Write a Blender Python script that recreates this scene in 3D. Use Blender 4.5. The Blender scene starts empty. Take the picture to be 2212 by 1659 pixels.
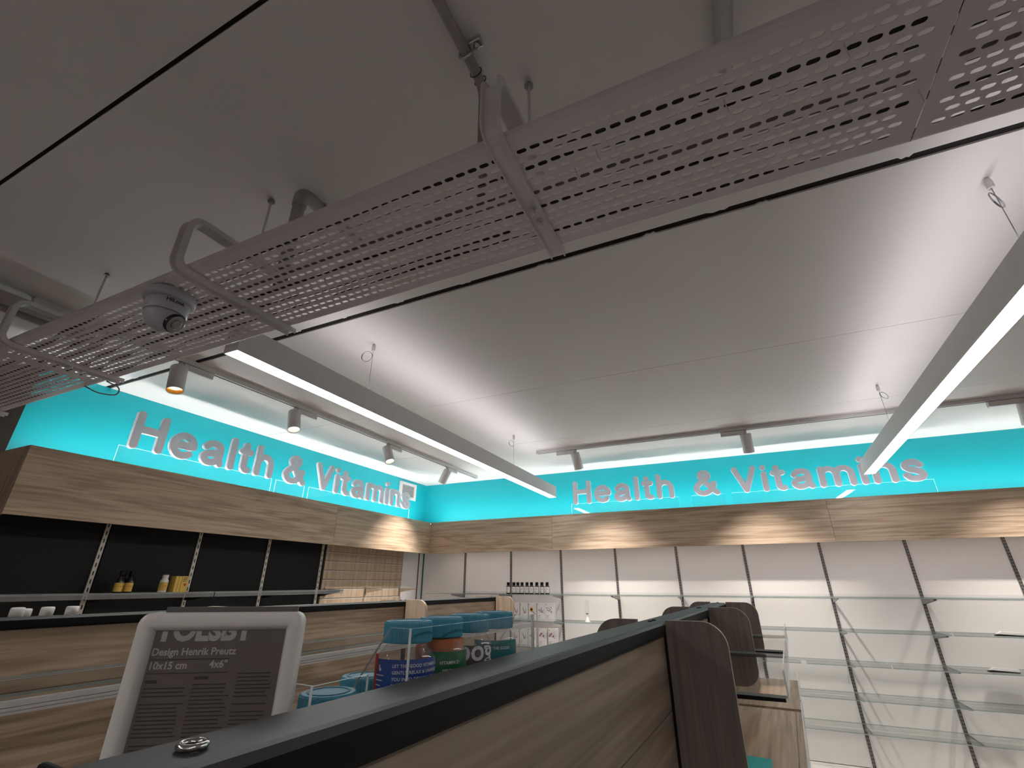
import bpy, math, random
import numpy as np
from mathutils import Vector, Matrix

random.seed(7)
R = math.radians
scene = bpy.context.scene
COL = scene.collection

# ------------------------------------------------------------------ camera, world, exposure
ZC = 1.5
cam_d = bpy.data.cameras.new('camera')
cam_d.sensor_width = 36.0
cam_d.lens = 993.0 / 2212.0 * 36.0
cam_d.clip_start = 0.02
cam = bpy.data.objects.new('camera', cam_d)
cam.location = (0, 0, ZC)
cam.rotation_euler = (R(90 + 23.47), 0, R(24.71))
COL.objects.link(cam)
scene.camera = cam

world = bpy.data.worlds.new('world')
scene.world = world
world.use_nodes = True
world.node_tree.nodes['Background'].inputs[0].default_value = (0.9, 0.85, 0.8, 1)
world.node_tree.nodes['Background'].inputs[1].default_value = 0.02

scene.view_settings.view_transform = 'Standard'
scene.view_settings.look = 'None'
scene.view_settings.gamma = 1.0
scene.view_settings.use_curve_mapping = False
scene.view_settings.exposure = 0.0
scene.cycles.max_bounces = 14
scene.cycles.diffuse_bounces = 8
scene.cycles.transparent_max_bounces = 32

# light levels (lamps of the place and the added rear pendants)
E_COVE = 50.0       # LED strip on top of the wooden fascia
E_UNDER = 11.0       # LED strip under the fascia
E_DOWN = 22.5        # linear pendant, lower diffuser
E_UP = 8.0          # linear pendant, upper diffuser
W_SPOT = 110.0       # track spots (watt)

# ------------------------------------------------------------------ materials
def srgb(r, g, b):
    def f(c):
        c /= 255.0
        return c / 12.92 if c <= 0.04045 else ((c + 0.055) / 1.055) ** 2.4
    return (f(r), f(g), f(b), 1.0)

def new_mat(name):
    m = bpy.data.materials.new(name)
    m.use_nodes = True
    nt = m.node_tree
    return m, nt, nt.nodes['Principled BSDF']

def N(nt, t, **kw):
    n = nt.nodes.new(t)
    for k, v in kw.items():
        setattr(n, k, v)
    return n

def plain(name, col, rough=0.5, metal=0.0, var=0.06, scale=30.0, bump=0.0, spec=0.5, coat=0.0):
    """procedural paint / plastic / metal: a slight noise in colour and relief"""
    m, nt, p = new_mat(name)
    tc = N(nt, 'ShaderNodeTexCoord')
    no = N(nt, 'ShaderNodeTexNoise')
    no.inputs['Scale'].default_value = scale
    no.inputs['Detail'].default_value = 4
    nt.links.new(tc.outputs['Object'], no.inputs['Vector'])
    r = N(nt, 'ShaderNodeValToRGB')
    c = np.array(col[:3])
    r.color_ramp.elements[0].position = 0.3
    r.color_ramp.elements[1].position = 0.7
    r.color_ramp.elements[0].color = (*(c * (1 - var)), 1)
    r.color_ramp.elements[1].color = (*np.minimum(c * (1 + var), 1), 1)
    nt.links.new(no.outputs['Fac'], r.inputs['Fac'])
    nt.links.new(r.outputs['Color'], p.inputs['Base Color'])
    p.inputs['Roughness'].default_value = rough
    p.inputs['Metallic'].default_value = metal
    p.inputs['Specular IOR Level'].default_value = spec
    p.inputs['Coat Weight'].default_value = coat
    if bump:
        b = N(nt, 'ShaderNodeBump')
        b.inputs['Strength'].default_value = bump
        b.inputs['Distance'].default_value = 0.002
        nt.links.new(no.outputs['Fac'], b.inputs['Height'])
        nt.links.new(b.outputs['Normal'], p.inputs['Normal'])
    return m

def wood(name, dark, mid, light, axis, rough=0.45, fine=1.0, rand=True):
    """laminated oak: stretched noise along one axis of the object"""
    m, nt, p = new_mat(name)
    tc = N(nt, 'ShaderNodeTexCoord')
    oi = N(nt, 'ShaderNodeObjectInfo')
    add = N(nt, 'ShaderNodeVectorMath', operation='ADD')
    mul = N(nt, 'ShaderNodeVectorMath', operation='SCALE')
    nt.links.new(oi.outputs['Random'], mul.inputs['Scale'])
    mul.inputs[0].default_value = (13.0, 7.0, 5.0) if rand else (0, 0, 0)
    nt.links.new(tc.outputs['Object'], add.inputs[0])
    nt.links.new(mul.outputs[0], add.inputs[1])
    def layer(along, across, detail, dist):
        mp = N(nt, 'ShaderNodeMapping')
        s = [across, across, across]
        s[axis] = along
        mp.inputs['Scale'].default_value = s
        nt.links.new(add.outputs[0], mp.inputs['Vector'])
        no = N(nt, 'ShaderNodeTexNoise')
        no.inputs['Scale'].default_value = 1.0
        no.inputs['Detail'].default_value = detail
        no.inputs['Distortion'].default_value = dist
        nt.links.new(mp.outputs['Vector'], no.inputs['Vector'])
        return no
    big = layer(0.8 * fine, 9 * fine, 3, 0.9)
    gr = layer(2.2 * fine, 70 * fine, 5, 0.3)
    wv = N(nt, 'ShaderNodeMath', operation='MULTIPLY')
    wv.inputs[1].default_value = 26.0
    sn = N(nt, 'ShaderNodeMath', operation='SINE')
    nt.links.new(big.outputs['Fac'], wv.inputs[0])
    nt.links.new(wv.outputs[0], sn.inputs[0])
    mx = N(nt, 'ShaderNodeMath', operation='MULTIPLY_ADD')
    mx.inputs[1].default_value = 0.10
    nt.links.new(sn.outputs[0], mx.inputs[0])
    nt.links.new(gr.outputs['Fac'], mx.inputs[2])
    r = N(nt, 'ShaderNodeValToRGB')
    e = r.color_ramp.elements
    e[0].position = 0.28; e[0].color = dark
    e[1].position = 0.72; e[1].color = light
    q = e.new(0.5); q.color = mid
    nt.links.new(mx.outputs[0], r.inputs['Fac'])
    nt.links.new(r.outputs['Color'], p.inputs['Base Color'])
    p.inputs['Roughness'].default_value = rough
    b = N(nt, 'ShaderNodeBump')
    b.inputs['Strength'].default_value = 0.12
    b.inputs['Distance'].default_value = 0.001
    nt.links.new(mx.outputs[0], b.inputs['Height'])
    nt.links.new(b.outputs['Normal'], p.inputs['Normal'])
    return m

def clear(name, tint, ior=1.45, rough=0.02, boost=1.0):
    """clear sheet (glass / acrylic / thin plastic): see-through with a Fresnel sheen"""
    m = bpy.data.materials.new(name)
    m.use_nodes = True
    nt = m.node_tree
    nt.nodes.remove(nt.nodes['Principled BSDF'])
    out = nt.nodes['Material Output']
    tr = N(nt, 'ShaderNodeBsdfTransparent')
    tr.inputs[0].default_value = tint
    gl = N(nt, 'ShaderNodeBsdfGlossy')
    gl.inputs['Roughness'].default_value = rough
    tc = N(nt, 'ShaderNodeTexCoord')
    no = N(nt, 'ShaderNodeTexNoise')
    no.inputs['Scale'].default_value = 12
    nt.links.new(tc.outputs['Object'], no.inputs['Vector'])
    mr = N(nt, 'ShaderNodeMapRange')
    mr.inputs['To Min'].default_value = rough * 0.6
    mr.inputs['To Max'].default_value = rough * 1.6
    nt.links.new(no.outputs['Fac'], mr.inputs['Value'])
    nt.links.new(mr.outputs[0], gl.inputs['Roughness'])
    # Schlick sheen that is the same from either side of a thin sheet
    lw = N(nt, 'ShaderNodeLayerWeight')
    lw.inputs['Blend'].default_value = 0.5
    pw = N(nt, 'ShaderNodeMath', operation='POWER')
    pw.inputs[1].default_value = 5.0
    nt.links.new(lw.outputs['Facing'], pw.inputs[0])
    f0 = ((ior - 1) / (ior + 1)) ** 2 * boost
    mu = N(nt, 'ShaderNodeMath', operation='MULTIPLY_ADD', use_clamp=True)
    mu.inputs[1].default_value = 0.42
    mu.inputs[2].default_value = f0
    nt.links.new(pw.outputs[0], mu.inputs[0])
    mx = N(nt, 'ShaderNodeMixShader')
    nt.links.new(mu.outputs[0], mx.inputs[0])
    nt.links.new(tr.outputs[0], mx.inputs[1])
    nt.links.new(gl.outputs[0], mx.inputs[2])
    nt.links.new(mx.outputs[0], out.inputs[0])
    return m

def emit(name, col, strength):
    m = bpy.data.materials.new(name)
    m.use_nodes = True
    nt = m.node_tree
    nt.nodes.remove(nt.nodes['Principled BSDF'])
    e = N(nt, 'ShaderNodeEmission')
    e.inputs[0].default_value = col
    e.inputs[1].default_value = strength
    nt.links.new(e.outputs[0], nt.nodes['Material Output'].inputs[0])
    return m

def slotted(name, base, slot, pitch, length, cols, half):
    """upright strip: rows of punched slots along z, printed finely on the face (local x across, z along)"""
    m, nt, p = new_mat(name)
    tc = N(nt, 'ShaderNodeTexCoord')
    sx = N(nt, 'ShaderNodeSeparateXYZ')
    nt.links.new(tc.outputs['Object'], sx.inputs[0])
    def math_(op, a, b=None):
        n = N(nt, 'ShaderNodeMath', operation=op)
        for i, v in enumerate((a, b)):
            if v is None: continue
            if isinstance(v, (int, float)): n.inputs[i].default_value = v
            else: nt.links.new(v, n.inputs[i])
        return n.outputs[0]
    fz = math_('FRACT', math_('DIVIDE', math_('ADD', sx.outputs['Z'], 5.0), pitch))
    inz = math_('LESS_THAN', fz, length)
    tot = None
    for c in cols:
        d = math_('LESS_THAN', math_('ABSOLUTE', math_('SUBTRACT', sx.outputs['X'], c)), half)
        tot = d if tot is None else math_('MAXIMUM', tot, d)
    k = math_('MULTIPLY', inz, tot)
    mix = N(nt, 'ShaderNodeMix', data_type='RGBA')
    nt.links.new(k, mix.inputs[0])
    mix.inputs[6].default_value = base
    mix.inputs[7].default_value = slot
    nt.links.new(mix.outputs[2], p.inputs['Base Color'])
    p.inputs['Roughness'].default_value = 0.4
    p.inputs['Metallic'].default_value = 0.2
    return m

def concrete_paint(name, col):
    """painted concrete soffit: soft mottling, tiny pits and marks"""
    m, nt, p = new_mat(name)
    tc = N(nt, 'ShaderNodeTexCoord')
    n1 = N(nt, 'ShaderNodeTexNoise'); n1.inputs['Scale'].default_value = 1.6; n1.inputs['Detail'].default_value = 5
    n2 = N(nt, 'ShaderNodeTexNoise'); n2.inputs['Scale'].default_value = 60; n2.inputs['Detail'].default_value = 3
    vo = N(nt, 'ShaderNodeTexVoronoi'); vo.inputs['Scale'].default_value = 2.6
    for n in (n1, n2, vo):
        nt.links.new(tc.outputs['Object'], n.inputs['Vector'])
    r = N(nt, 'ShaderNodeValToRGB')
    c = np.array(col[:3])
    r.color_ramp.elements[0].position = 0.3; r.color_ramp.elements[0].color = (*(c * 0.95), 1)
    r.color_ramp.elements[1].position = 0.7; r.color_ramp.elements[1].color = (*c, 1)
    nt.links.new(n1.outputs['Fac'], r.inputs['Fac'])
    lt = N(nt, 'ShaderNodeMath', operation='LESS_THAN'); lt.inputs[1].default_value = 0.012
    nt.links.new(vo.outputs['Distance'], lt.inputs[0])
    mix = N(nt, 'ShaderNodeMix', data_type='RGBA')
    nt.links.new(lt.outputs[0], mix.inputs[0])
    nt.links.new(r.outputs['Color'], mix.inputs[6])
    mix.inputs[7].default_value = srgb(60, 55, 50)
    nt.links.new(mix.outputs[2], p.inputs['Base Color'])
    p.inputs['Roughness'].default_value = 0.55
    b = N(nt, 'ShaderNodeBump'); b.inputs['Strength'].default_value = 0.06; b.inputs['Distance'].default_value = 0.002
    nt.links.new(n2.outputs['Fac'], b.inputs['Height'])
    nt.links.new(b.outputs['Normal'], p.inputs['Normal'])
    return m

M = {}
M['ceiling'] = concrete_paint('painted_concrete', srgb(226, 219, 216))
M['seam'] = plain('dark_joint', srgb(22, 19, 17), 0.95, var=0.3, scale=80)
M['filler'] = plain('joint_filler', srgb(150, 146, 142), 0.9)
M['teal'] = plain('teal_paint', srgb(14, 168, 180), 0.45, var=0.02, scale=3)
M['grey_wall'] = plain('grey_wall_paint', srgb(150, 144, 138), 0.8, var=0.05, scale=4)
M['room_wall'] = plain('store_wall_paint', srgb(214, 208, 206), 0.8, var=0.04, scale=4)
M['floor'] = plain('floor_tile', srgb(160, 155, 153), 0.35, var=0.08, scale=5)
WD = (srgb(150, 127, 105), srgb(180, 155, 131), srgb(200, 176, 152))
WG_SHADED = (srgb(112, 96, 82), srgb(136, 119, 102), srgb(152, 135, 117))
M['wood_x'] = wood('oak_laminate_x', *WD, axis=0)
M['wood_y'] = wood('oak_laminate_y', *WD, axis=1)
M['wood_g_shaded'] = wood('grey_oak_shaded', *WG_SHADED, axis=1)  # greyer oak, darkened further for shade cast by whoever holds the camera
M['wood_slat'] = wood('slatwall_oak', srgb(168, 144, 120), srgb(186, 162, 138), srgb(202, 178, 154), axis=2, fine=1.0, rand=False)
M['wood_z'] = wood('oak_laminate_z', *WD, axis=2, fine=1.3)
M['wood_pale'] = wood('pale_oak_edge', srgb(188, 160, 134), srgb(212, 186, 160), srgb(226, 204, 180), axis=2)
M['wing'] = wood('brown_laminate', srgb(112, 100, 94), srgb(122, 109, 102), srgb(132, 118, 110), axis=2, fine=1.5, rough=0.25)
M['wing_edge'] = plain('laminate_edge', srgb(150, 132, 118), 0.4)
M['black_panel'] = plain('black_panel', srgb(9, 10, 12), 0.5, var=0.1, spec=0.25)
M['black'] = plain('black_trim', srgb(13, 12, 12), 0.5, var=0.1, spec=0.2)
M['cap'] = plain('charcoal_cap', srgb(54, 53, 53), 0.5, var=0.04, scale=60)
M['white_panel'] = plain('white_panel', srgb(228, 222, 218), 0.35, var=0.01, scale=5)
M['white_metal'] = plain('white_powder_coat', srgb(214, 210, 208), 0.4, var=0.02)
M['lamp_body'] = plain('lamp_housing', srgb(222, 219, 219), 0.45, var=0.02)
def opal(name, col, trans):
    """opal acrylic: diffuse with some light carried through"""
    m, nt, p = new_mat(name)
    tc = N(nt, 'ShaderNodeTexCoord')
    no = N(nt, 'ShaderNodeTexNoise'); no.inputs['Scale'].default_value = 8
    nt.links.new(tc.outputs['Object'], no.inputs['Vector'])
    r = N(nt, 'ShaderNodeValToRGB')
    c = np.array(col[:3])
    r.color_ramp.elements[0].color = (*(c * .98), 1); r.color_ramp.elements[1].color = (*c, 1)
    nt.links.new(no.outputs['Fac'], r.inputs['Fac'])
    nt.links.new(r.outputs['Color'], p.inputs['Base Color'])
    p.inputs['Roughness'].default_value = 0.4
    t = N(nt, 'ShaderNodeBsdfTranslucent')
    nt.links.new(r.outputs['Color'], t.inputs[0])
    mx = N(nt, 'ShaderNodeMixShader'); mx.inputs[0].default_value = trans
    nt.links.new(p.outputs[0], mx.inputs[1]); nt.links.new(t.outputs[0], mx.inputs[2])
    nt.links.new(mx.outputs[0], nt.nodes['Material Output'].inputs[0])
    return m
M['letter'] = opal('letter_acrylic', srgb(244, 236, 240), 0.40)
def frosted(name, tint, col, k):
    """clear sheet with a milky veil"""
    m = clear(name, tint, 1.5, 0.08, 1.2)
    nt = m.node_tree
    out = nt.nodes['Material Output']
    src = out.inputs[0].links[0].from_socket
    d = N(nt, 'ShaderNodeBsdfDiffuse'); d.inputs[0].default_value = col
    mx = N(nt, 'ShaderNodeMixShader'); mx.inputs[0].default_value = k
    nt.links.new(src, mx.inputs[1]); nt.links.new(d.outputs[0], mx.inputs[2])
    nt.links.new(mx.outputs[0], out.inputs[0])
    return m
M['edge_white'] = plain('acrylic_edge', srgb(240, 244, 244), 0.3, var=0.01)
M['tray'] = plain('tray_powder_coat', srgb(214, 205, 208), 0.42, var=0.03, scale=12, spec=0.4)
M['bracket'] = plain('bracket_powder_coat', srgb(216, 210, 211), 0.4, var=0.03)
M['pipe'] = plain('painted_pipe', srgb(158, 150, 146), 0.55, var=0.05)
M['steel'] = plain('bright_steel', srgb(200, 198, 195), 0.2, metal=1.0)
M['dull_steel'] = plain('dull_steel', srgb(150, 150, 152), 0.38, metal=0.9)
M['glass'] = clear('shelf_glass', (0.975, 0.985, 0.98, 1), 1.42)
M['glass_edge'] = plain('glass_edge', srgb(160, 171, 168), 0.2, var=0.1)
M['riser'] = clear('acrylic_riser', (0.965, 0.975, 0.975, 1), 1.5, 0.05, 1.3)
M['riser_edge'] = plain('acrylic_riser_edge', srgb(226, 230, 230), 0.2)
M['milky'] = frosted('milky_lip', (0.9, 0.9, 0.9, 1), srgb(190, 192, 194), 0.22)
M['acrylic'] = clear('acrylic', (0.975, 0.98, 0.98, 1), 1.45, 0.03)
M['upright_dark'] = slotted('upright_dark', srgb(122, 118, 116), srgb(38, 36, 36), 0.025, 0.6, (-0.0055, 0.0055), 0.003)
M['upright_white'] = slotted('upright_white', srgb(206, 198, 188), srgb(30, 28, 28), 0.05, 0.5, (0.0,), 0.004)
M['cove'] = emit('cove_led', (1.0, 0.975, 0.95, 1), E_COVE)
M['under'] = emit('under_led', (1.0, 0.93, 0.9, 1), E_UNDER)
M['down'] = emit('pendant_diffuser', (1.0, 0.99, 0.97, 1), E_DOWN)
M['up'] = emit('pendant_uplight', (0.99, 0.97, 1.0, 1), E_UP)
M['lens_warm'] = emit('warm_lens', (1.0, 0.80, 0.52, 1), 6.0)
M['lens'] = emit('white_lens', (1.0, 0.93, 0.82, 1), 6.0)
M['reflector'] = plain('gold_reflector', srgb(220, 160, 70), 0.25, metal=0.8)
M['lid'] = plain('blue_lid', srgb(74, 150, 178), 0.5, var=0.03)
M['white_plastic'] = plain('white_plastic', srgb(226, 222, 220), 0.35, var=0.02)
M['frame_white'] = plain('frame_white', srgb(226, 220, 216), 0.3, var=0.01)
M['insert'] = plain('insert_print', srgb(104, 94, 90), 0.3, var=0.04)
M['insert_text'] = plain('insert_letters', srgb(178, 172, 170), 0.5)
M['insert_dark'] = plain('insert_dark_lines', srgb(62, 54, 51), 0.5)
M['jar'] = clear('jar_plastic', (0.93, 0.93, 0.93, 1), 1.5, 0.04, 1.6)
M['label_blue'] = plain('blue_label', srgb(40, 72, 150), 0.45)
M['label_red'] = plain('red_label', srgb(176, 36, 40), 0.45)
M['label_green'] = plain('green_label', srgb(34, 106, 62), 0.45)
M['label_teal'] = plain('teal_label', srgb(36, 122, 128), 0.45)
M['label_plum'] = plain('plum_label', srgb(96, 80, 84), 0.45)
M['gummy_dark'] = plain('dark_gummies', srgb(70, 48, 46), 0.5, var=0.4, scale=90)
M['gummy_orange'] = plain('orange_gummies', srgb(176, 88, 42), 0.45, var=0.25, scale=90)
M['text_white'] = plain('printed_white', srgb(222, 226, 232), 0.5)
M['text_grey'] = plain('printed_grey', srgb(118, 112, 112), 0.5)
M['text_black'] = plain('printed_black', srgb(40, 38, 38), 0.6)
M['amber'] = plain('dark_glass_bottle', srgb(30, 22, 20), 0.15, var=0.1)
M['paper'] = plain('white_paper', srgb(226, 220, 216), 0.6, var=0.02)
M['yellow'] = plain('yellow_label', srgb(214, 178, 84), 0.5, var=0.06)
M['red'] = plain('red_mark', srgb(190, 50, 34), 0.5)
M['flower'] = plain('flower_print', srgb(232, 176, 60), 0.5)
M['berry'] = plain('berry_print', srgb(150, 60, 84), 0.5)
M['cable_black'] = plain('black_cable', srgb(26, 22, 22), 0.5)
M['cable_grey'] = plain('grey_cable', srgb(120, 114, 112), 0.55)
M['cable_white'] = plain('white_cable', srgb(206, 200, 196), 0.5)
M['dome'] = plain('camera_housing', srgb(186, 184, 192), 0.4, var=0.02)
M['lens_black'] = plain('camera_glass', srgb(18, 18, 20), 0.08, var=0.05, coat=0.5)
M['card_teal'] = plain('teal_card', srgb(40, 172, 168), 0.5)
M['grey_flap'] = plain('grey_backing', srgb(96, 94, 92), 0.4)

# ------------------------------------------------------------------ mesh helpers
class MB:
    def __init__(self):
        self.v, self.f, self.m, self.s = [], [], [], []

    def face(self, idx, mat=0, smooth=False):
        self.f.append(tuple(idx)); self.m.append(mat); self.s.append(smooth)

    def box(self, x0, x1, y0, y1, z0, z1, mat=0, mats=None):
        b = len(self.v)
        self.v += [(x, y, z) for z in (z0, z1) for y in (y0, y1) for x in (x0, x1)]
        q = [(0, 2, 3, 1), (4, 5, 7, 6), (0, 1, 5, 4), (2, 6, 7, 3), (0, 4, 6, 2), (1, 3, 7, 5)]  # -z +z -y +y -x +x
        for i, k in enumerate(q):
            self.face([b + j for j in k], mats[i] if mats else mat)
        return self

    def prism(self, poly, axis, a, b, mat=0, side=None, smooth=False):
        """poly in the two other axes (cyclic order), extruded along axis from a to b"""
        n = len(poly); s = len(self.v)
        def P(u, w, t):
            return {0: (t, u, w), 1: (u, t, w), 2: (u, w, t)}[axis]
        self.v += [P(u, w, a) for u, w in poly] + [P(u, w, b) for u, w in poly]
        self.face([s + i for i in range(n)][::-1], mat)
        self.face([s + n + i for i in range(n)], mat)
        for i in range(n):
            j = (i + 1) % n
            self.face([s + i, s + j, s + n + j, s + n + i], mat if side is None else side, smooth)
        return self

    def lathe(self, prof, seg=24, mat=0, o=(0, 0, 0), cap0=True, cap1=True, rib=0.0, mats=None, smooth=True):
        s = len(self.v)
        for r, z in prof:
            for k in range(seg):
                a = 2 * math.pi * k / seg
                rr = r + (rib if k % 2 else 0.0) * (1 if r > 0 else 0)
                self.v.append((o[0] + rr * math.cos(a), o[1] + rr * math.sin(a), o[2] + z))
        for i in range(len(prof) - 1):
            for k in range(seg):
                j = (k + 1) % seg
                self.face([s + i * seg + k, s + i * seg + j, s + (i + 1) * seg + j, s + (i + 1) * seg + k],
                          mats[i] if mats else mat, smooth)
        if cap0: self.face([s + k for k in range(seg)][::-1], mats[0] if mats else mat)
        if cap1: self.face([s + (len(prof) - 1) * seg + k for k in range(seg)], mats[-1] if mats else mat)
        return self

    def tube(self, pts, r, seg=10, mat=0, closed=False, caps=True):
        pts = [Vector(p) for p in pts]
        n = len(pts); s = len(self.v)
        prev = None
        for i, p in enumerate(pts):
            if closed:
                t = pts[(i + 1) % n] - pts[i - 1]
            else:
                t = pts[min(i + 1, n - 1)] - pts[max(i - 1, 0)]
            t.normalize()
            if prev is None:
                u = t.orthogonal().normalized()
            else:
                u = (prev - t * prev.dot(t)).normalized()
            prev = u
            w = t.cross(u)
            for k in range(seg):
                a = 2 * math.pi * k / seg
                self.v.append(tuple(p + u * (r * math.cos(a)) + w * (r * math.sin(a))))
        for i in range(n if closed else n - 1):
            i2 = (i + 1) % n
            for k in range(seg):
                j = (k + 1) % seg
                self.face([s + i * seg + k, s + i * seg + j, s + i2 * seg + j, s + i2 * seg + k], mat, True)
        if caps and not closed:
            self.face([s + k for k in range(seg)][::-1], mat)
            self.face([s + (n - 1) * seg + k for k in range(seg)], mat)
        return self

    def raw(self, verts, faces, mat=0, smooth=False):
        s = len(self.v)
        self.v += [tuple(p) for p in verts]
        for f in faces:
            self.face([s + i for i in f], mat, smooth)
        return self

    def move(self, mtx, start=0):
        for i in range(start, len(self.v)):
            self.v[i] = tuple(mtx @ Vector(self.v[i]))
        return self

    def mesh(self, name, mats):
        me = bpy.data.meshes.new(name)
        me.from_pydata([tuple(map(float, p)) for p in self.v], [], self.f)
        for k in (mats if isinstance(mats, (list, tuple)) else [mats]):
            me.materials.append(M[k] if isinstance(k, str) else k)
        me.polygons.foreach_set('material_index', self.m)
        me.polygons.foreach_set('use_smooth', self.s)
        me.update()
        return me

    def build(self, name, mats, parent=None, loc=None, rot=None, bevel=0.0):
        o = bpy.data.objects.new(name, self.mesh(name, mats))
        COL.objects.link(o)
        if parent: o.parent = parent
        if loc: o.location = loc
        if rot: o.rotation_euler = rot
        if bevel:
            b = o.modifiers.new('bevel', 'BEVEL')
            b.width = bevel; b.segments = 2; b.limit_method = 'ANGLE'; b.angle_limit = R(40)
        return o

def box(name, mats, x0, x1, y0, y1, z0, z1, parent=None, bevel=0.0, fm=None):
    return MB().box(x0, x1, y0, y1, z0, z1, mats=fm).build(name, mats, parent, bevel=bevel)

def tag(o, label=None, cat=None, group=None, kind=None):
    if label: o['label'] = label
    if cat: o['category'] = cat
    if group: o['group'] = group
    if kind: o['kind'] = kind
    return o

def empty(name, loc=(0, 0, 0), rot=(0, 0, 0), label=None, cat=None, group=None, kind=None):
    o = bpy.data.objects.new(name, None)
    o.empty_display_size = 0.05
    o.location = loc; o.rotation_euler = rot
    COL.objects.link(o)
    return tag(o, label, cat, group, kind)

def share(src, name, parent, loc=(0, 0, 0), rot=None):
    c = src.copy(); c.name = name
    COL.objects.link(c)
    c.parent = parent; c.location = loc
    if rot is not None: c.rotation_euler = rot
    return c

def copy_tree(o, parent=None, keep=True):
    c = o.copy(); COL.objects.link(c); c.parent = parent
    for ch in list(o.children):
        copy_tree(ch, c)
    return c

def text_polys(body, size, offset=0.0, align='LEFT', spacing=1.0, line=1.0):
    """flat text outline from the built-in font: vertices and faces in the xy plane"""
    cu = bpy.data.curves.new('text', 'FONT')
    cu.body = body; cu.size = size; cu.offset = offset; cu.align_x = align
    cu.space_character = spacing; cu.space_line = line
    cu.resolution_u = 3
    ob = bpy.data.objects.new('text', cu)
    COL.objects.link(ob)
    me = ob.to_mesh()
    vs = [tuple(v.co) for v in me.vertices]
    fs = [tuple(p.vertices) for p in me.polygons]
    ob.to_mesh_clear()
    bpy.data.objects.remove(ob)
    bpy.data.curves.remove(cu)
    return vs, fs

def rounded_rect(x0, x1, y0, y1, r, seg=6, corners=(1, 1, 1, 1)):
    """ccw outline; corners: ll, lr, ur, ul"""
    out = []
    for (cx, cy, a0), on in zip(((x0 + r, y0 + r, 180), (x1 - r, y0 + r, 270), (x1 - r, y1 - r, 0), (x0 + r, y1 - r, 90)), corners):
        if on:
            for k in range(seg + 1):
                a = R(a0 + 90 * k / seg)
                out.append((cx + r * math.cos(a), cy + r * math.sin(a)))
        else:
            out.append((x0 if cx < (x0 + x1) / 2 else x1, y0 if cy < (y0 + y1) / 2 else y1))
    return out

ORD = ['first', 'second', 'third', 'fourth', 'fifth', 'sixth', 'seventh', 'eighth', 'ninth', 'tenth', 'eleventh', 'twelfth']

# ------------------------------------------------------------------ room shell
XL, YB, CE = -3.896, 5.534, 2.79
XR, YF, XFAR = 4.6, -4.0, -7.5
WEND = 1.175                                   # the teal wall stops here and turns away

def struct(o, label=None):
    o['kind'] = 'structure'
    if label: o['label'] = label
    return o

struct(box('floor', 'floor', XFAR, XR, YF, YB, -0.1, 0.0), 'grey tiled shop floor')
ceil_ = struct(empty('ceiling'), 'white painted concrete slab ceiling with dark joints')
ys = [YF, -2.25, -0.95, 0.339, 1.545, 2.842, 4.1, YB]
gaps = [0.012, 0.012, 0.011, 0.034, 0.004, 0.003]
for i in range(len(ys) - 1):
    a = ys[i] + (gaps[i - 1] / 2 if i else 0)
    b = ys[i + 1] - (gaps[i] / 2 if i < len(gaps) else 0)
    box('ceiling_slab', 'ceiling', XFAR, XR, a, b, CE, CE + 0.14, ceil_)
box('joint_backing', 'seam', XFAR, XR, YF, YB, CE + 0.14, CE + 0.2, ceil_)
for yj, gj in zip(ys[1:-1], gaps):
    if gj > 0.01:
        box('joint_filler', 'seam', XFAR, XR, yj - gj / 2 + .0005, yj + gj / 2 - .0005, CE + (0.004 if gj < .02 else 0.007), CE + 0.135, ceil_)
# ragged mortar left in the wide joint
mb = MB()
x = -3.7
while x < 3.0:
    L = random.uniform(0.02, 0.10)
    d = random.uniform(0.003, 0.012)
    s = random.choice((-1, 1))
    yy = 1.545 + s * 0.017
    poly = [(x, yy), (x + L * .3, yy - s * d), (x + L * .6, yy - s * d * .6), (x + L * .8, yy - s * d), (x + L, yy)]
    if s > 0: poly = poly[::-1]
    mb.prism(poly, 2, CE + 0.0005, CE + 0.0065)
    x += L + random.uniform(0.05, 0.5)
mo = mb.build('mortar_remnant', 'ceiling', ceil_); mo['kind'] = 'stuff'

struct(box('wall_back', 'teal', XL, XR, YB, YB + 0.2, 0, CE), 'teal painted back wall')
struct(MB().box(XFAR, XL, WEND, YB + 0.2, 0, CE, mats=[1, 1, 1, 1, 1, 0]).build('wall_left', ['teal', 'grey_wall']),
       'teal painted left wall with a grey end face')
struct(box('wall_right', 'room_wall', XR, XR + 0.2, YF, YB, 0, CE))
struct(box('wall_front', 'room_wall', XFAR, XR, YF - 0.2, YF, 0, CE))
struct(box('wall_far_left', 'room_wall', XFAR - 0.2, XFAR, YF, WEND, 0, CE))

# ------------------------------------------------------------------ wooden fascia, cove LED
D = 0.35
XF, YFA = XL + D, YB - D                       # front planes of the fascia
FZ0, FZ1 = 1.845, 2.225
fr_ = empty('wooden_fascia', (0, 0, 0), label='long oak fascia boxing in the top of the white back wall shelving', cat='fascia')
jx = [XF, -1.88, 0.83, 3.5, XR]
for a, b in zip(jx[:-1], jx[1:]):
    box('fascia_panel', 'wood_x', a + 0.0012, b - 0.0012, YFA, YFA + 0.018, FZ0, FZ1, fr_)
box('top_board', 'white_panel', XF, XR, YFA + 0.018, YB - 0.002, FZ1 - 0.03, FZ1 - 0.012, fr_)
fl_ = empty('wooden_fascia', (0, 0, 0), label='oak fascia above the black shelving on the left wall, with returned end', cat='fascia')
FEND = 1.16
jy = [FEND, 3.55, YFA]
for a, b in zip(jy[:-1], jy[1:]):
    box('fascia_panel', 'wood_y', XF - 0.018, XF, a + 0.0012, b - 0.0012, FZ0, FZ1, fl_)
box('end_panel', 'wood_z', XL + 0.002, XF - 0.018, FEND, FEND + 0.018, FZ0, FZ1, fl_)
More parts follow.
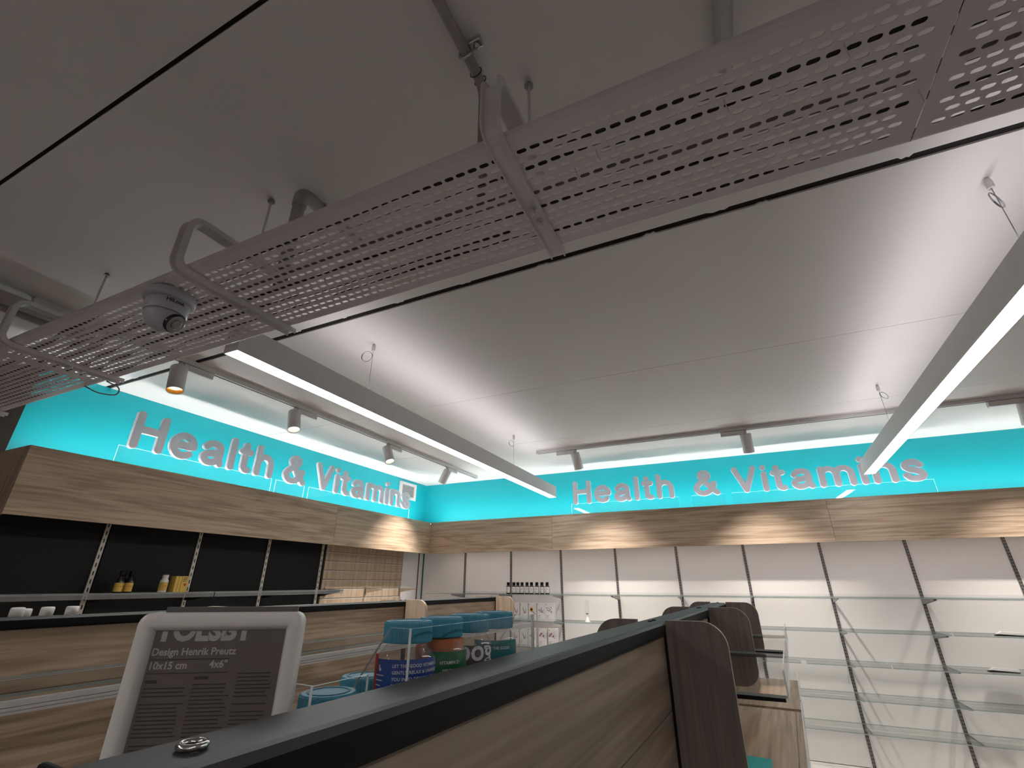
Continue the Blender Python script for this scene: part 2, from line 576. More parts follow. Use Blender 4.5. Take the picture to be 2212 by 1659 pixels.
box('top_board', 'white_panel', XL + 0.002, XF - 0.018, FEND + 0.018, YFA + 0.018, FZ1 - 0.03, FZ1 - 0.012, fl_)

o = empty('led_strip', label='bright LED cove strip on top of the back wall fascia', cat='led strip')
box('channel', 'white_metal', XF - 0.1, XR - 0.1, YB - 0.225, YB - 0.195, FZ1 - 0.0115, FZ1 + 0.0, o)
box('diffuser', 'cove', XF - 0.1, XR - 0.1, YB - 0.223, YB - 0.197, FZ1 + 0.0005, FZ1 + 0.004, o)
o = empty('led_strip', label='bright LED cove strip on top of the left wall fascia', cat='led strip')
box('channel', 'white_metal', XL + 0.195, XL + 0.225, FEND + 0.03, YB - 0.25, FZ1 - 0.0115, FZ1 + 0.0, o)
box('diffuser', 'cove', XL + 0.197, XL + 0.223, FEND + 0.03, YB - 0.25, FZ1 + 0.0005, FZ1 + 0.004, o)
o = empty('led_strip', label='soft LED strip tucked under the back wall fascia', cat='led strip')
box('channel', 'white_metal', XF + 0.1, XR - 0.1, YFA + 0.019, YFA + 0.045, FZ0 + 0.03, FZ0 + 0.045, o)
box('diffuser', 'under', XF + 0.1, XR - 0.1, YFA + 0.021, YFA + 0.043, FZ0 + 0.026, FZ0 + 0.0295, o)

# ------------------------------------------------------------------ rounded letters
def spline(pts, n=10, closed=False):
    P = [np.array(p, float) for p in pts]
    Q = [2 * P[0] - P[1]] + P + [2 * P[-1] - P[-2]]
    out = []
    for i in range(1, len(Q) - 2):
        p0, p1, p2, p3 = Q[i - 1:i + 3]
        for k in range(n):
            t = k / n
            out.append(0.5 * ((2 * p1) + (-p0 + p2) * t + (2 * p0 - 5 * p1 + 4 * p2 - p3) * t * t + (-p0 + 3 * p1 - 3 * p2 + p3) * t ** 3))
    out.append(P[-1])
    return out

def arc(cx, cy, rx, ry, a0, a1, n=28):
    return [np.array((cx + rx * math.cos(R(a0 + (a1 - a0) * k / n)), cy + ry * math.sin(R(a0 + (a1 - a0) * k / n)))) for k in range(n + 1)]

A2 = lambda *p: [np.array(q, float) for q in p]
rr = 0.092
def arch(x0, x1, top=0.65):
    r = (x1 - x0) / 2
    return A2((x0, 0.42)) + arc((x0 + x1) / 2, top - r * 1.05, r, r * 1.05, 180, 0, 16) + A2((x1, rr))
GL = {
    'H': (0.80, [A2((.10, rr), (.10, 1 - rr)), A2((.70, rr), (.70, 1 - rr)), A2((.10, .53), (.70, .53))]),
    'e': (0.74, [A2((.10, .39), (.62, .39)) + arc(.37, .375, .265, .28, 3, 312)]),
    'a': (0.71, [spline([(.13, .53), (.22, .63), (.36, .655), (.50, .61), (.55, .50), (.55, .30), (.56, .17), (.60, .09)]),
                 spline([(.55, .42), (.42, .385), (.25, .35), (.12, .28), (.11, .17), (.21, .095), (.36, .10), (.49, .18), (.55, .30)])]),
    'l': (0.20, [A2((.10, rr), (.10, 1 - rr))]),
    't': (0.44, [A2((.19, .86), (.19, .26)) + spline([(.19, .26), (.20, .15), (.26, .10), (.34, .095)])[1:], A2((.07, .66), (.35, .66))]),
    'h': (0.67, [A2((.10, rr), (.10, 1 - rr)), arch(.10, .57)]),
    '&': (0.84, [spline([(.75, .09), (.60, .26), (.40, .53), (.27, .72), (.28, .84), (.39, .90), (.50, .84), (.50, .72), (.40, .61),
                         (.22, .49), (.11, .35), (.12, .20), (.24, .10), (.40, .10), (.54, .19), (.64, .33), (.68, .46)])]),
    'V': (0.80, [A2((.09, 1 - rr), (.40, rr + .01), (.71, 1 - rr))]),
    'i': (0.20, [A2((.10, rr), (.10, .655)), A2((.10, .895), (.10, .90))]),
    'm': (1.06, [A2((.10, rr), (.10, .655)), arch(.10, .53), arch(.53, .96)]),
    'n': (0.67, [A2((.10, rr), (.10, .655)), arch(.10, .57)]),
    's': (0.63, [spline([(.50, .55), (.41, .64), (.28, .66), (.15, .61), (.12, .50), (.20, .42), (.34, .37), (.48, .30), (.52, .20), (.44, .11), (.30, .09), (.17, .12), (.10, .21)])]),
}

def contours(strokes, w, h, r):
    """outline loops of the union of round-ended strokes (marching squares on the distance field)"""
    st = 0.022
    x0, y0 = -0.14, -0.14
    nx, ny = int((w + 0.28) / st) + 2, int((h + 0.28) / st) + 2
    gx, gy = np.meshgrid(x0 + st * np.arange(nx), y0 + st * np.arange(ny))
    dist = np.full(gx.shape, 9.0)
    for s in strokes:
        for a, b in zip(s[:-1], s[1:]):
            ab = b - a
            L = ab @ ab + 1e-12
            t = np.clip(((gx - a[0]) * ab[0] + (gy - a[1]) * ab[1]) / L, 0, 1)
            dist = np.minimum(dist, np.hypot(gx - a[0] - t * ab[0], gy - a[1] - t * ab[1]))
    f = r - dist
    f[np.abs(f) < 1e-6] = 1e-6
    nxt = {}
    def ip(j0, i0, j1, i1):
        t = f[j0, i0] / (f[j0, i0] - f[j1, i1])
        return (x0 + st * (i0 + t * (i1 - i0)), y0 + st * (j0 + t * (j1 - j0)))
    pts = {}
    for j in range(ny - 1):
        for i in range(nx - 1):
            c = [(j, i), (j, i + 1), (j + 1, i + 1), (j + 1, i)]
            ins = [f[q] > 0 for q in c]
            if all(ins) or not any(ins): continue
            en, ex_ = [], []
            for k in range(4):
                p, q = c[k], c[(k + 1) % 4]
                if ins[k] != ins[(k + 1) % 4]:
                    key = (min(p, q), max(p, q))
                    pts[key] = ip(*p, *q)
                    (ex_ if ins[k] else en).append(key)
            if len(en) == 1:
                nxt[ex_[0]] = en[0]
            else:
                for e_ in ex_: nxt[e_] = en[0] if e_ is ex_[0] else en[1]
    loops, used = [], set()
    for k in list(nxt):
        if k in used: continue
        lp = []
        q = k
        while q not in used and q in nxt:
            used.add(q); lp.append(pts[q]); q = nxt[q]
        if len(lp) > 6: loops.append(lp)
    return loops

GLYPH = {}
def glyph_mesh(ch):
    if ch in GLYPH: return GLYPH[ch]
    w, strokes = GL[ch]
    cu = bpy.data.curves.new('letter', 'CURVE')
    cu.dimensions = '2D'; cu.fill_mode = 'BOTH'; cu.extrude = 0.055; cu.bevel_depth = 0.006; cu.bevel_resolution = 0
    for lp in contours(strokes, w, 1.0, rr):
        sp = cu.splines.new('POLY')
        sp.points.add(len(lp) - 1)
        for p, q in zip(sp.points, lp): p.co = (q[0], q[1], 0, 1)
        sp.use_cyclic_u = True
    ob = bpy.data.objects.new('letter', cu); COL.objects.link(ob)
    me = bpy.data.meshes.new_from_object(ob)
    me.name = 'letter'
    bpy.data.objects.remove(ob)
    me.materials.clear(); me.materials.append(M['letter'])
    GLYPH[ch] = me
    return me

CAP = 0.262
def sign(word, start, end, wall, label):
    """one word standing on its own clear plate; start..end along the wall in metres"""
    gap = 0.13
    total = sum(GL[c][0] for c in word) + gap * (len(word) - 1)
    k = (end - start) / total
    if wall == 'back':
        e = empty('letter_sign', (start, YFA + 0.075, FZ1 - 0.0115), (0, 0, 0), label, 'sign')
    else:
        e = empty('letter_sign', (XF - 0.075, start, FZ1 - 0.0115), (0, 0, R(90)), label, 'sign')
    x = 0.0
    base = 2.338 - FZ1 + 0.0115
    for c in word:
        o = bpy.data.objects.new('letter', glyph_mesh(c))
        COL.objects.link(o); o.parent = e
        o.rotation_euler = (R(90), 0, 0)
        o.location = (x, -0.022, base)
        o.scale = (k, CAP, CAP)
        x += (GL[c][0] + gap) * k
    L = end - start
    t = 0.006
    p = MB().box(-0.035, L + 0.035, 0, t, 0, base + 0.012, mats=[1, 1, 0, 0, 1, 1]).build('acrylic_plate', ['acrylic', 'edge_white'], e)
    return e

sign('Health', 1.640, 2.765, 'left', 'large grey letters reading Health on the left teal wall above the black shelving')
sign('&', 2.880, 3.128, 'left', 'large grey ampersand on the left teal wall beside the pendant lamp')
sign('Vitamins', 3.250, 4.770, 'left', 'large grey letters reading Vitamins on the left teal wall, overlapping the air vent')
sign('Health', -1.622, -0.500, 'back', 'grey letters reading Health on the back teal wall, right of the room corner')
sign('&', -0.302, -0.051, 'back', 'grey ampersand on the back teal wall between the two words')
sign('Vitamins', 0.086, 1.656, 'back', 'grey letters reading Vitamins on the back teal wall behind the right pendant lamp')

# ------------------------------------------------------------------ air vent
v = empty('air_vent', (XL, 4.91, 2.535), label='white louvred air vent on the teal wall near the corner', cat='vent')
mb = MB()
for (a, b, c, d) in ((0, .36, 0, .035), (0, .36, .18, .215), (0, .05, .035, .18), (.31, .36, .035, .18)):
    mb.box(0.001, 0.018, a, b, c, d)
mb.build('vent_frame', 'white_metal', v)
box('vent_back', 'dull_steel', 0.0005, 0.003, .05, .31, .035, .18, v)
sl = None
for k in range(9):
    z = .045 + k * .0155
    if sl is None:
        sl = MB().prism([(0.004, z + .0055), (0.007, z + .0055), (0.017, z - .006), (0.014, z - .006)], 1, .05, .31).build('louvre', 'white_metal', v)
    else:
        share(sl, 'louvre', v, (0, 0, k * .0155))

# ------------------------------------------------------------------ shelving on the back wall (white)
YP = YB - 0.05
ux = [-3.83, -3.183, -2.537, -1.892, -1.248, -0.592, 0.063, 0.729, 1.397, 2.076, 2.74, 3.40]
names = []
up0 = None
for i in range(len(ux) - 1):
    a, b = ux[i], ux[i + 1]
    lab = f'white shelving bay on the back wall, {ORD[i]} from the room corner'
    e = empty('shelving_bay', ((a + b) / 2, YP, 0), label=lab, cat='shelving', group='white back wall shelving bays')
    hw = (b - a) / 2
    box('back_panel', 'white_panel', -hw + 0.012, hw - 0.012, 0.004, 0.022, 0.12, FZ0 + 0.12, e, bevel=0.001)
    box('base_plinth', 'white_panel', -hw + 0.002, hw - 0.002, -0.33, 0.022, 0.0, 0.115, e)
    if up0 is None:
        up0 = MB().box(-0.0115, 0.0115, -0.006, 0.03, 0.12, FZ0 + 0.12).build('upright', 'upright_dark', e, (hw, 0, 0))
    else:
        share(up0, 'upright', e, (hw, 0, 0))

SH_Z = [1.392, 1.130, 0.884, 0.645, 0.425]
SH_N = ['topmost', 'second', 'third', 'fourth', 'lowest']
def bracket_mesh():
    return MB().prism([(-0.30, -0.018), (-0.30, -0.006), (0.0, -0.006), (0.0, -0.055), (-0.04, -0.05)], 0, -0.003, 0.003)
br0 = None
spans = [(0, 2), (2, 4), (4, 6), (6, 8), (8, 10)]
SPN = ['nearest the room corner', 'holding the small bottles and boxes area', 'left of centre', 'right of centre', 'at the right edge']
SPN = ['over the first two bays from the corner', 'over the third and fourth bays from the corner', 'over the fifth and sixth bays from the corner',
       'over the seventh and eighth bays from the corner', 'over the ninth and tenth bays from the corner']
for li, z in enumerate(SH_Z):
    for si, (p, q) in enumerate(spans):
        a, b = ux[p], ux[q]
        if p == 0: a = XL + 0.36
        e = empty('glass_shelf', ((a + b) / 2, YP - 0.007, z), label=f'{SH_N[li]} glass shelf on the white wall {SPN[si]}',
                  cat='shelf', group='glass shelves on the white back wall')
        hw = (b - a) / 2
        MB().box(-hw + 0.0005, hw - 0.0005, -0.345, 0, -0.006, 0, mats=[0, 0, 1, 1, 1, 1]).build('glass_pane', ['glass', 'glass_edge'], e)
        MB().box(-hw + 0.001, hw - 0.001, -0.349, -0.3455, -0.006, 0.026, mats=[1, 1, 0, 0, 1, 1]).build('front_lip', ['riser', 'riser_edge'], e)
        for j in range(p, q + 1):
            xx = ux[j] - (a + b) / 2
            if j == p: xx += 0.008
            elif j == q: xx -= 0.008
            if abs(xx) > hw: continue
            if br0 is None:
                br0 = bracket_mesh().build('shelf_bracket', 'dull_steel', e, (xx, 0, 0))
            else:
                share(br0, 'shelf_bracket', e, (xx, 0, 0))

# ------------------------------------------------------------------ shelving on the left wall (black), slatwall, corner panel
XP = XL + 0.05
uy = [1.182, 1.818, 2.458, 3.098, 3.738]
upl = None
bayn = ['leftmost, at the fascia end', 'with the yellow-labelled products', 'third from the left', 'beside the oak slatwall']
for i in range(4):
    a, b = uy[i], uy[i + 1]
    e = empty('shelving_bay', (XP, (a + b) / 2, 0), label=f'black shelving bay on the left wall, {bayn[i]}', cat='shelving', group='black left wall shelving bays')
    hw = (b - a) / 2
    box('back_panel', 'black_panel', -0.022, -0.004, -hw + 0.012, hw - 0.012, 0.12, FZ0 + 0.15, e, bevel=0.001)
    box('base_plinth', 'black_panel', -0.022, 0.33, -hw + 0.002, hw - 0.002, 0, 0.115, e)
    if upl is None:
        upl = MB().box(-0.013, 0.013, -0.006, 0.03, 0.12, FZ0 + 0.15).build('upright', 'upright_white', e, (0, hw - 0.014, 0), (0, 0, R(90)))
    else:
        share(upl, 'upright', e, (0, hw - 0.014, 0), (0, 0, R(90)))
    if i == 3:
        box('side_post', 'black', -0.03, 0.006, hw + 0.001, hw + 0.028, 0.12, FZ0 + 0.15, e)

def left_shelf(y0, y1, z, label):
    e = empty('glass_shelf', (XP + 0.007, (y0 + y1) / 2, z), label=label, cat='shelf', group='clear shelves on the black wall')
    hw = (y1 - y0) / 2
    MB().box(0, 0.30, -hw, hw, -0.008, 0, mats=[0, 0, 1, 1, 1, 1]).build('glass_pane', ['glass', 'glass_edge'], e)
    MB().box(0.3005, 0.304, -hw, hw, -0.032, 0.002, mats=[1, 1, 1, 1, 0, 0]).build('front_lip', ['milky', 'riser_edge'], e)
    for yy in (-hw + 0.01, 0, hw - 0.01):
        MB().prism([(0.0, -0.06), (0.05, -0.055), (0.27, -0.02), (0.27, -0.009), (0.0, -0.009)], 1, yy - 0.003, yy + 0.003).build('shelf_bracket', 'black', e)
    return e
left_shelf(1.19, 2.452, 1.444, 'clear shelf on the black wall carrying yellow-labelled bottles')
left_shelf(2.464, 3.76, 1.444, 'empty clear shelf on the black wall next to the slatwall')
left_shelf(1.19, 2.452, 1.11, 'lower clear shelf on the black wall below the yellow-labelled bottles')
left_shelf(2.464, 3.76, 1.11, 'lower clear shelf on the black wall near the slatwall')

e = empty('slatwall', (XP, 0, 0), label='oak slatwall panel with metal groove inserts beside the black shelving', cat='slatwall')
box('backing', 'wood_z', -0.024, -0.012, 3.775, 5.06, 0.12, FZ0 + 0.12, e)
z = 1.884
sl0 = ins0 = None
zz = z
while zz > 0.2:
    if sl0 is None:
        sl0 = MB().box(-0.0119, 0.004, 3.777, 5.058, -0.077, 0.0).build('slat', 'wood_slat', e, (0, 0, zz))
        ins0 = MB().box(-0.0115, 0.0045, 3.777, 5.066, -0.0885, -0.083).build('groove_insert', 'white_metal', e, (0, 0, zz))
    else:
        share(sl0, 'slat', e, (0, 0, zz)); share(ins0, 'groove_insert', e, (0, 0, zz))
    zz -= 0.0885
for k, yy in enumerate((3.83, 4.42, 5.03)):
    b = empty('slatwall_bracket', (XP + 0.004, yy, 1.43), label='chrome shelf bracket hooked into the slatwall, ' + ('next to the black panel', 'in the middle', 'near the corner')[k], cat='bracket', group='slatwall brackets')
    box('hook_plate', 'steel', 0, 0.012, -0.016, 0.016, -0.045, 0.035, b)
    MB().prism([(0.012, -0.03), (0.06, -0.02), (0.24, 0.006), (0.24, 0.014), (0.012, 0.02)], 1, -0.005, 0.005).build('arm', 'steel', b)
e = empty('corner_panel', (XP, 0, 0), label='narrow white panel closing the room corner beside the slatwall', cat='panel')
box('panel', 'white_panel', -0.02, 0.0, 5.068, YP + 0.02, 0.12, FZ0 + 0.12, e)
MB().box(-0.008, 0.008, -0.004, 0.02, 0.12, FZ0 + 0.12).build('upright', 'upright_dark', e, (0.004, 5.40, 0), (0, 0, R(90)))

# ------------------------------------------------------------------ pendant linear lamps
def pendant(x0, y0, x1, y1, cables, label, uplight=True):
    L = math.hypot(x1 - x0, y1 - y0)
    ang = math.atan2(y1 - y0, x1 - x0)
    cx, cy = (x0 + x1) / 2, (y0 + y1) / 2
    e = empty('pendant_lamp', (cx, cy, 2.365), (0, 0, ang), label, 'lamp')
    w, h, t = 0.042, 0.118, 0.004
    mb = MB()
    mb.box(-L / 2, L / 2, -w, -w + t, 0, h).box(-L / 2, L / 2, w - t, w, 0, h)
    mb.box(-L / 2, -L / 2 + t, -w + t, w - t, 0, h).box(L / 2 - t, L / 2, -w + t, w - t, 0, h)
    mb.box(-L / 2 + t, L / 2 - t, -w + t, w - t, h * 0.45, h * 0.55)
    mb.build('housing', 'lamp_body', e)
    box('lower_diffuser', 'down', -L / 2 + t, L / 2 - t, -w + t, w - t, 0.002, 0.006, e)
    if uplight: box('upper_diffuser', 'up', -L / 2 + t + .35, L / 2 - t - .35, -w + t + .012, w - t - .012, h - 0.03, h - 0.026, e)
    ca, sa = math.cos(-ang), math.sin(-ang)
    for (px, py, rx, ry, rr_, tilt) in cables:
        dx, dy = px - cx, py - cy
        lx = ca * dx - sa * dy
        ly = 0.0
        top = CE - 2.365
        s = MB()
        s.tube([(lx, ly, h - 0.01), (lx, ly, top - 0.045)], 0.0014, 6)
        so = s.build('suspension_wire', 'dull_steel', e)
        MB().lathe([(0.011, 0), (0.011, 0.03), (0.007, 0.045)], 12, o=(lx, ly, top - 0.046)).build('ceiling_anchor', 'white_metal', e)
        coil = MB()
        for q in range(3):
            pts = []
            for k in range(24):
                a = 2 * math.pi * k / 24
                u = (rr_ + q * 0.0016) * math.cos(a); v_ = (rr_ - q * 0.001) * math.sin(a)
                p = Vector((lx, ly, top - 0.075)) + Vector((rx, ry, 0)) * (u + rr_ + 0.004) + Vector((0, 0, 1)) * v_ + Vector((-ry, rx, 0)) * (v_ * tilt + q * 0.0015)
                pts.append(p)
            coil.tube(pts, 0.0012, 5, closed=True)
        coil.build('spare_wire_coil', 'dull_steel', so)
    return e
pendant(-1.735, 1.03, -1.735, 4.84, [(-1.735, 1.831, -.2, .98, .032, .1), (-1.735, 3.81, .3, .95, .026, .6)],
        'slim white linear pendant lamp hanging in front of the left teal wall')
pendant(0.965, 1.0, 1.150, 4.87, [(0.975, 1.76, .9, -.4, .034, .3), (1.10, 3.80, .6, -.8, .028, .3)],
        'slim white linear pendant lamp at the right, crossing the back wall lettering')

pendant(-1.735, -3.80, -1.735, -0.10, [(-1.735, -2.9, -.2, .98, .032, .1), (-1.735, -.9, .3, .95, .026, .6)],  # unseen lamp, added for the light on frame and jars from the rear
        'slim white linear pendant lamp added unseen behind the camera, continuing the left row', False)

pendant(0.78, -3.90, 0.945, -0.20, [(0.82, -3.0, .9, -.4, .034, .3), (0.91, -1.0, .6, -.8, .028, .3)],  # another unseen pendant, added to give the foreground its frontal light
        'slim white linear pendant lamp added unseen behind the camera, continuing the right row', False)

# ------------------------------------------------------------------ track lights
def track(x0, y0, x1, y1, label):
    L = math.hypot(x1 - x0, y1 - y0); ang = math.atan2(y1 - y0, x1 - x0)
    e = empty('lighting_track', ((x0 + x1) / 2, (y0 + y1) / 2, CE), (0, 0, ang), label, 'track')
    mb = MB().box(-L / 2, L / 2, -.018, .018, -.032, -.001)
    mb.build('rail', 'white_metal', e)
    box('groove', 'black', -L / 2 + .01, L / 2 - .01, -.006, .006, -.0335, -.0325, e)
    for s in (-1, 1):
        box('end_cap', 'white_metal', s * L / 2 - .012 if s > 0 else s * L / 2 - .002, s * L / 2 + .002 if s > 0 else s * L / 2 + .012, -.02, .02, -.036, -.0005, e)
    return e
track(-1.75, 4.44, 3.4, 4.44, 'white lighting track on the ceiling along the back wall')
track(-2.93, 0.75, -2.93, 5.25, 'white lighting track on the ceiling along the left wall')

def spot(x, y, aim, along, label, warm=False, side=1, power=W_SPOT, cone=76):
    """track spot: adapter box on the rail, stem, tilted cylinder; aim = point lit"""
    e = empty('track_spot', (x, y, CE - 0.036), (0, 0, along), label, 'spotlight', 'track spotlights')
    box('adapter', 'white_metal', 0.01 if side > 0 else -0.20, 0.20 if side > 0 else -0.01, -.02, .02, -.04, 0, e, bevel=0.003)
    MB().lathe([(.014, -.045), (.014, 0)], 12).build('stem', 'white_metal', e)
    r, Lb = 0.046, 0.165
    piv = Vector((x, y, CE - 0.036 - 0.062))
    d = (Vector(aim) - piv).normalized()
    c = -math.cos(along), -math.sin(along)
    rot = Matrix.Rotation(-along, 3, 'Z')
    dl = rot @ d
    q = dl.to_track_quat('Z', 'Y')
    body = MB().lathe([(r * .98, -.03), (r, -.028), (r, Lb - .03), (r - .003, Lb - .03), (r - .004, Lb - .045)], 28, cap1=False)
    bo = body.build('lamp_head', 'lamp_body', e, (0, 0, -.062))
    bo.rotation_mode = 'QUATERNION'; bo.rotation_quaternion = q
    ring = MB().lathe([(r - .0045, Lb - .034), (r - .012, Lb - .055)], 28, cap0=False, cap1=False).build('reflector', 'reflector' if warm else 'white_metal', bo)
    lens = MB().lathe([(r - .011, Lb - .058), (r - .011, Lb - .055)], 24).build('lens', 'lens_warm' if warm else 'lens', bo)
    sd = bpy.data.lights.new('spot_beam', 'SPOT')
    sd.energy = power
    sd.color = (1.0, 0.87, 0.70) if warm else (1.0, 0.94, 0.87)
    sd.spot_size = R(cone); sd.spot_blend = 0.85; sd.shadow_soft_size = 0.028
    so = bpy.data.objects.new('spot_beam', sd); COL.objects.link(so)
    so.parent = bo
    so.location = (0, 0, Lb - .048); so.rotation_euler = (math.pi, 0, 0)
    return e
# back wall track: beams onto fascia and shelves
spot(-1.33, 4.44, (-1.10, 5.30, .65), 0, 'white track spotlight on the back track, nearest the room corner', side=-1)
spot(0.243, 4.44, (0.30, 5.30, 0.62), 0, 'white track spotlight on the back track, above the ampersand', side=-1)
spot(2.10, 4.44, (2.20, 5.30, 0.62), 0, 'white track spotlight on the back track at the right picture edge', side=-1)
# left wall track: first ones face the aisle, the last one the corner
spot(-2.93, 1.47, (-2.45, 1.40, 0.6), R(90), 'track spotlight with a warm golden lens beside the perforated tray', warm=True, power=30)
spot(-2.93, 2.345, (-2.30, 2.15, 0.8), R(90), 'track spotlight with lit white lens above the word Health')
spot(-2.93, 3.46, (-2.05, 3.30, 0.8), R(90), 'track spotlight with lit white lens above the word Vitamins')
spot(-2.93, 4.54, (-3.75, 4.45, 1.0), R(90), 'track spotlight turned to the left wall near the corner')

# ------------------------------------------------------------------ perforated cable tray
def perforated(x0, x1, y0, y1, z0, z1, px=0.030, rows=13, slot=0.0225, wid=0.0105):
    V, F = [], []
    mar = 0.02
    py = (y1 - y0 - 2 * mar) / rows
    def quad2(a, b, c, d):                 # plain rectangle on both faces
        s = len(V)
        V.extend([(a, c, z0), (b, c, z0), (b, d, z0), (a, d, z0), (a, c, z1), (b, c, z1), (b, d, z1), (a, d, z1)])
        F.append((s + 3, s + 2, s + 1, s)); F.append((s + 4, s + 5, s + 6, s + 7))
    quad2(x0, x1, y0, y0 + mar); quad2(x0, x1, y1 - mar, y1)
    r = wid / 2
    nseg = 4
    for j in range(rows):
        ya, yb = y0 + mar + j * py, y0 + mar + (j + 1) * py
        cy = (ya + yb) / 2
        off = px / 2 if j % 2 else 0.0
        n = int((x1 - x0 - 0.04 - off) / px)
        xs = x0 + 0.02 + off
        quad2(x0, xs, ya, yb); quad2(xs + n * px, x1, ya, yb)
        for i in range(n):
            a, b = xs + i * px, xs + (i + 1) * px
            cx = (a + b) / 2
            h = slot / 2 - r
            top = [(cx + h + r * math.cos(R(t)), cy + r * math.sin(R(t))) for t in (0, 30, 60, 90)] + \
                  [(cx - h + r * math.cos(R(t)), cy + r * math.sin(R(t))) for t in (90, 120, 150, 180)]
            bot = [(p[0], 2 * cy - p[1]) for p in top[1:-1]][::-1]
            hole = top + bot                # ccw from the right end
            nh = len(hole)
            s = len(V)
            for z in (z0, z1):
                V.extend([(p[0], p[1], z) for p in hole])
                V.extend([(a, ya, z), (b, ya, z), (b, cy, z), (b, yb, z), (a, yb, z), (a, cy, z)])
            T = nh + 6
            nt_ = len(top)
            up = [nh + 2, nh + 3, nh + 4, nh + 5] + list(range(nt_ - 1, -1, -1))
            dn = [nh + 5, nh + 0, nh + 1, nh + 2, 0] + list(range(nh - 1, nt_ - 2, -1))
            F.append(tuple(s + T + k for k in up)); F.append(tuple(s + T + k for k in dn))
            F.append(tuple(s + k for k in up[::-1])); F.append(tuple(s + k for k in dn[::-1]))
            for k in range(nh):
                k2 = (k + 1) % nh
                F.append((s + k, s + k2, s + T + k2, s + T + k))
    return V, F

TY0, TY1, TZ = 0.600, 0.968, 2.343
def tray(x0, x1, label):
    e = empty('cable_tray', (x0, 0, TZ), label=label, cat='cable tray', group='perforated cable tray sections')
    L = x1 - x0
    V, F = perforated(0.001, L - 0.001, TY0 + 0.012, TY1 - 0.012, 0.0, 0.0013)
    MB().raw(V, F).build('perforated_floor', 'tray', e)
    for s, yy in ((-1, TY0), (1, TY1)):
        # rounded bend, upright flange, folded lip
        path = []
        for k in range(7):
            a = R(90 * k / 6)
            path.append((yy - s * 0.012 + s * 0.012 * math.sin(a), 0.012 - 0.012 * math.cos(a)))
        path.append((yy, 0.018)); path.append((yy - s * 0.002, 0.020)); path.append((yy - s * 0.008, 0.0195))
        inn = [(p[0] - s * 0.0018 if i > 3 else p[0], p[1] + (0.0022 if i < 5 else -0.0015 if i > 7 else 0)) for i, p in enumerate(path)]
        poly = path + inn[::-1]
        if s < 0: poly = poly[::-1]
        MB().prism(poly, 0, 0.001, L - 0.001, smooth=False).build('side_flange', 'tray', e)
    return e
tray(-5.53, -2.53, 'perforated white metal cable tray section at far left, running behind the dome camera')
tray(-2.53, 0.47, 'perforated white metal cable tray section crossing the middle of the ceiling')
tray(0.47, 3.47, 'perforated white metal cable tray section at the upper right corner')

def sweep_channel(path, xw, fl, t):
    """U-channel swept along a path in the yz plane; flanges stand on the outer (left-hand) side"""
    P = [np.array(p, float) for p in path]
    n = len(P)
    nor = []
    for i in range(n):
        d = P[min(i + 1, n - 1)] - P[max(i - 1, 0)]
        d /= np.linalg.norm(d)
        nor.append(np.array((-d[1], d[0])))
    mb = MB()
    def strip(xa, xb, o0, o1):
        s = len(mb.v)
        for p, q in zip(P, nor):
            for x_, o_ in ((xa, o0), (xb, o0), (xb, o1), (xa, o1)):
                mb.v.append((x_, p[0] + q[0] * o_, p[1] + q[1] * o_))
        for i in range(n - 1):
            for k in range(4):
                k2 = (k + 1) % 4
                mb.face([s + i * 4 + k, s + i * 4 + k2, s + (i + 1) * 4 + k2, s + (i + 1) * 4 + k], 0, False)
        mb.face([s, s + 1, s + 2, s + 3]); mb.face([s + (n - 1) * 4 + k for k in (3, 2, 1, 0)])
    strip(-xw, xw, 0, t)
    strip(-xw, -xw + t, t, fl)
    strip(xw - t, xw, t, fl)
    return mb

def bend(pts, r, n=7):
    out = [np.array(pts[0], float)]
    for a, b, c in zip(pts[:-2], pts[1:-1], pts[2:]):
        a, b, c = (np.array(q, float) for q in (a, b, c))
        u = (a - b) / np.linalg.norm(a - b); w = (c - b) / np.linalg.norm(c - b)
        p, q = b + u * r, b + w * r
        for k in range(n + 1):
            t = k / n
            out.append((1 - t) ** 2 * p + 2 * t * (1 - t) * b + t * t * q)
    out.append(np.array(pts[-1], float))
    return out

def hanger(x, label):
    e = empty('tray_hanger', (x, 0.79, 2.32), label=label, cat='bracket', group='C-shaped tray hangers')
    y = lambda v: v - 0.79
    z = lambda v: v - 2.32
    path = bend([(y(0.985), z(2.341)), (y(0.578), z(2.341)), (y(0.578), z(2.505)), (y(0.86), z(2.505))], 0.034)
    # flanges outwards (below / towards the aisle / above)
    sweep_channel([tuple(p) for p in path], 0.020, 0.017, 0.0028).build('channel_arm', 'bracket', e)
    MB().tube([(0, 0, z(2.500)), (0, 0, z(CE) - .001)], 0.0045, 8).build('threaded_rod', 'bracket', e)
    MB().lathe([(0.013, 0), (0.013, 0.004), (0.008, 0.012)], 10, o=(0, 0, z(CE) - 0.014)).build('rod_nut', 'dull_steel', e)
    for yy in (0.80, 0.845):
        b = MB().lathe([(0.009, 0), (0.009, -0.004)], 12, o=(0, y(yy), z(2.338)))
        b.lathe([(0.0065, -0.004), (0.0065, -0.016), (0.004, -0.019)], 10, o=(0, y(yy), z(2.338)))
        b.build('bolt', 'bracket', e)
    return e
hanger(-0.312, 'white C-shaped tray hanger at the centre of the tray, with two bolts below')
hanger(-1.330, 'white C-shaped tray hanger just right of the dome camera')
hanger(-2.384, 'white C-shaped tray hanger left of the dome camera')
hanger(-3.45, 'white C-shaped tray hanger at the left picture edge above the teal wall')

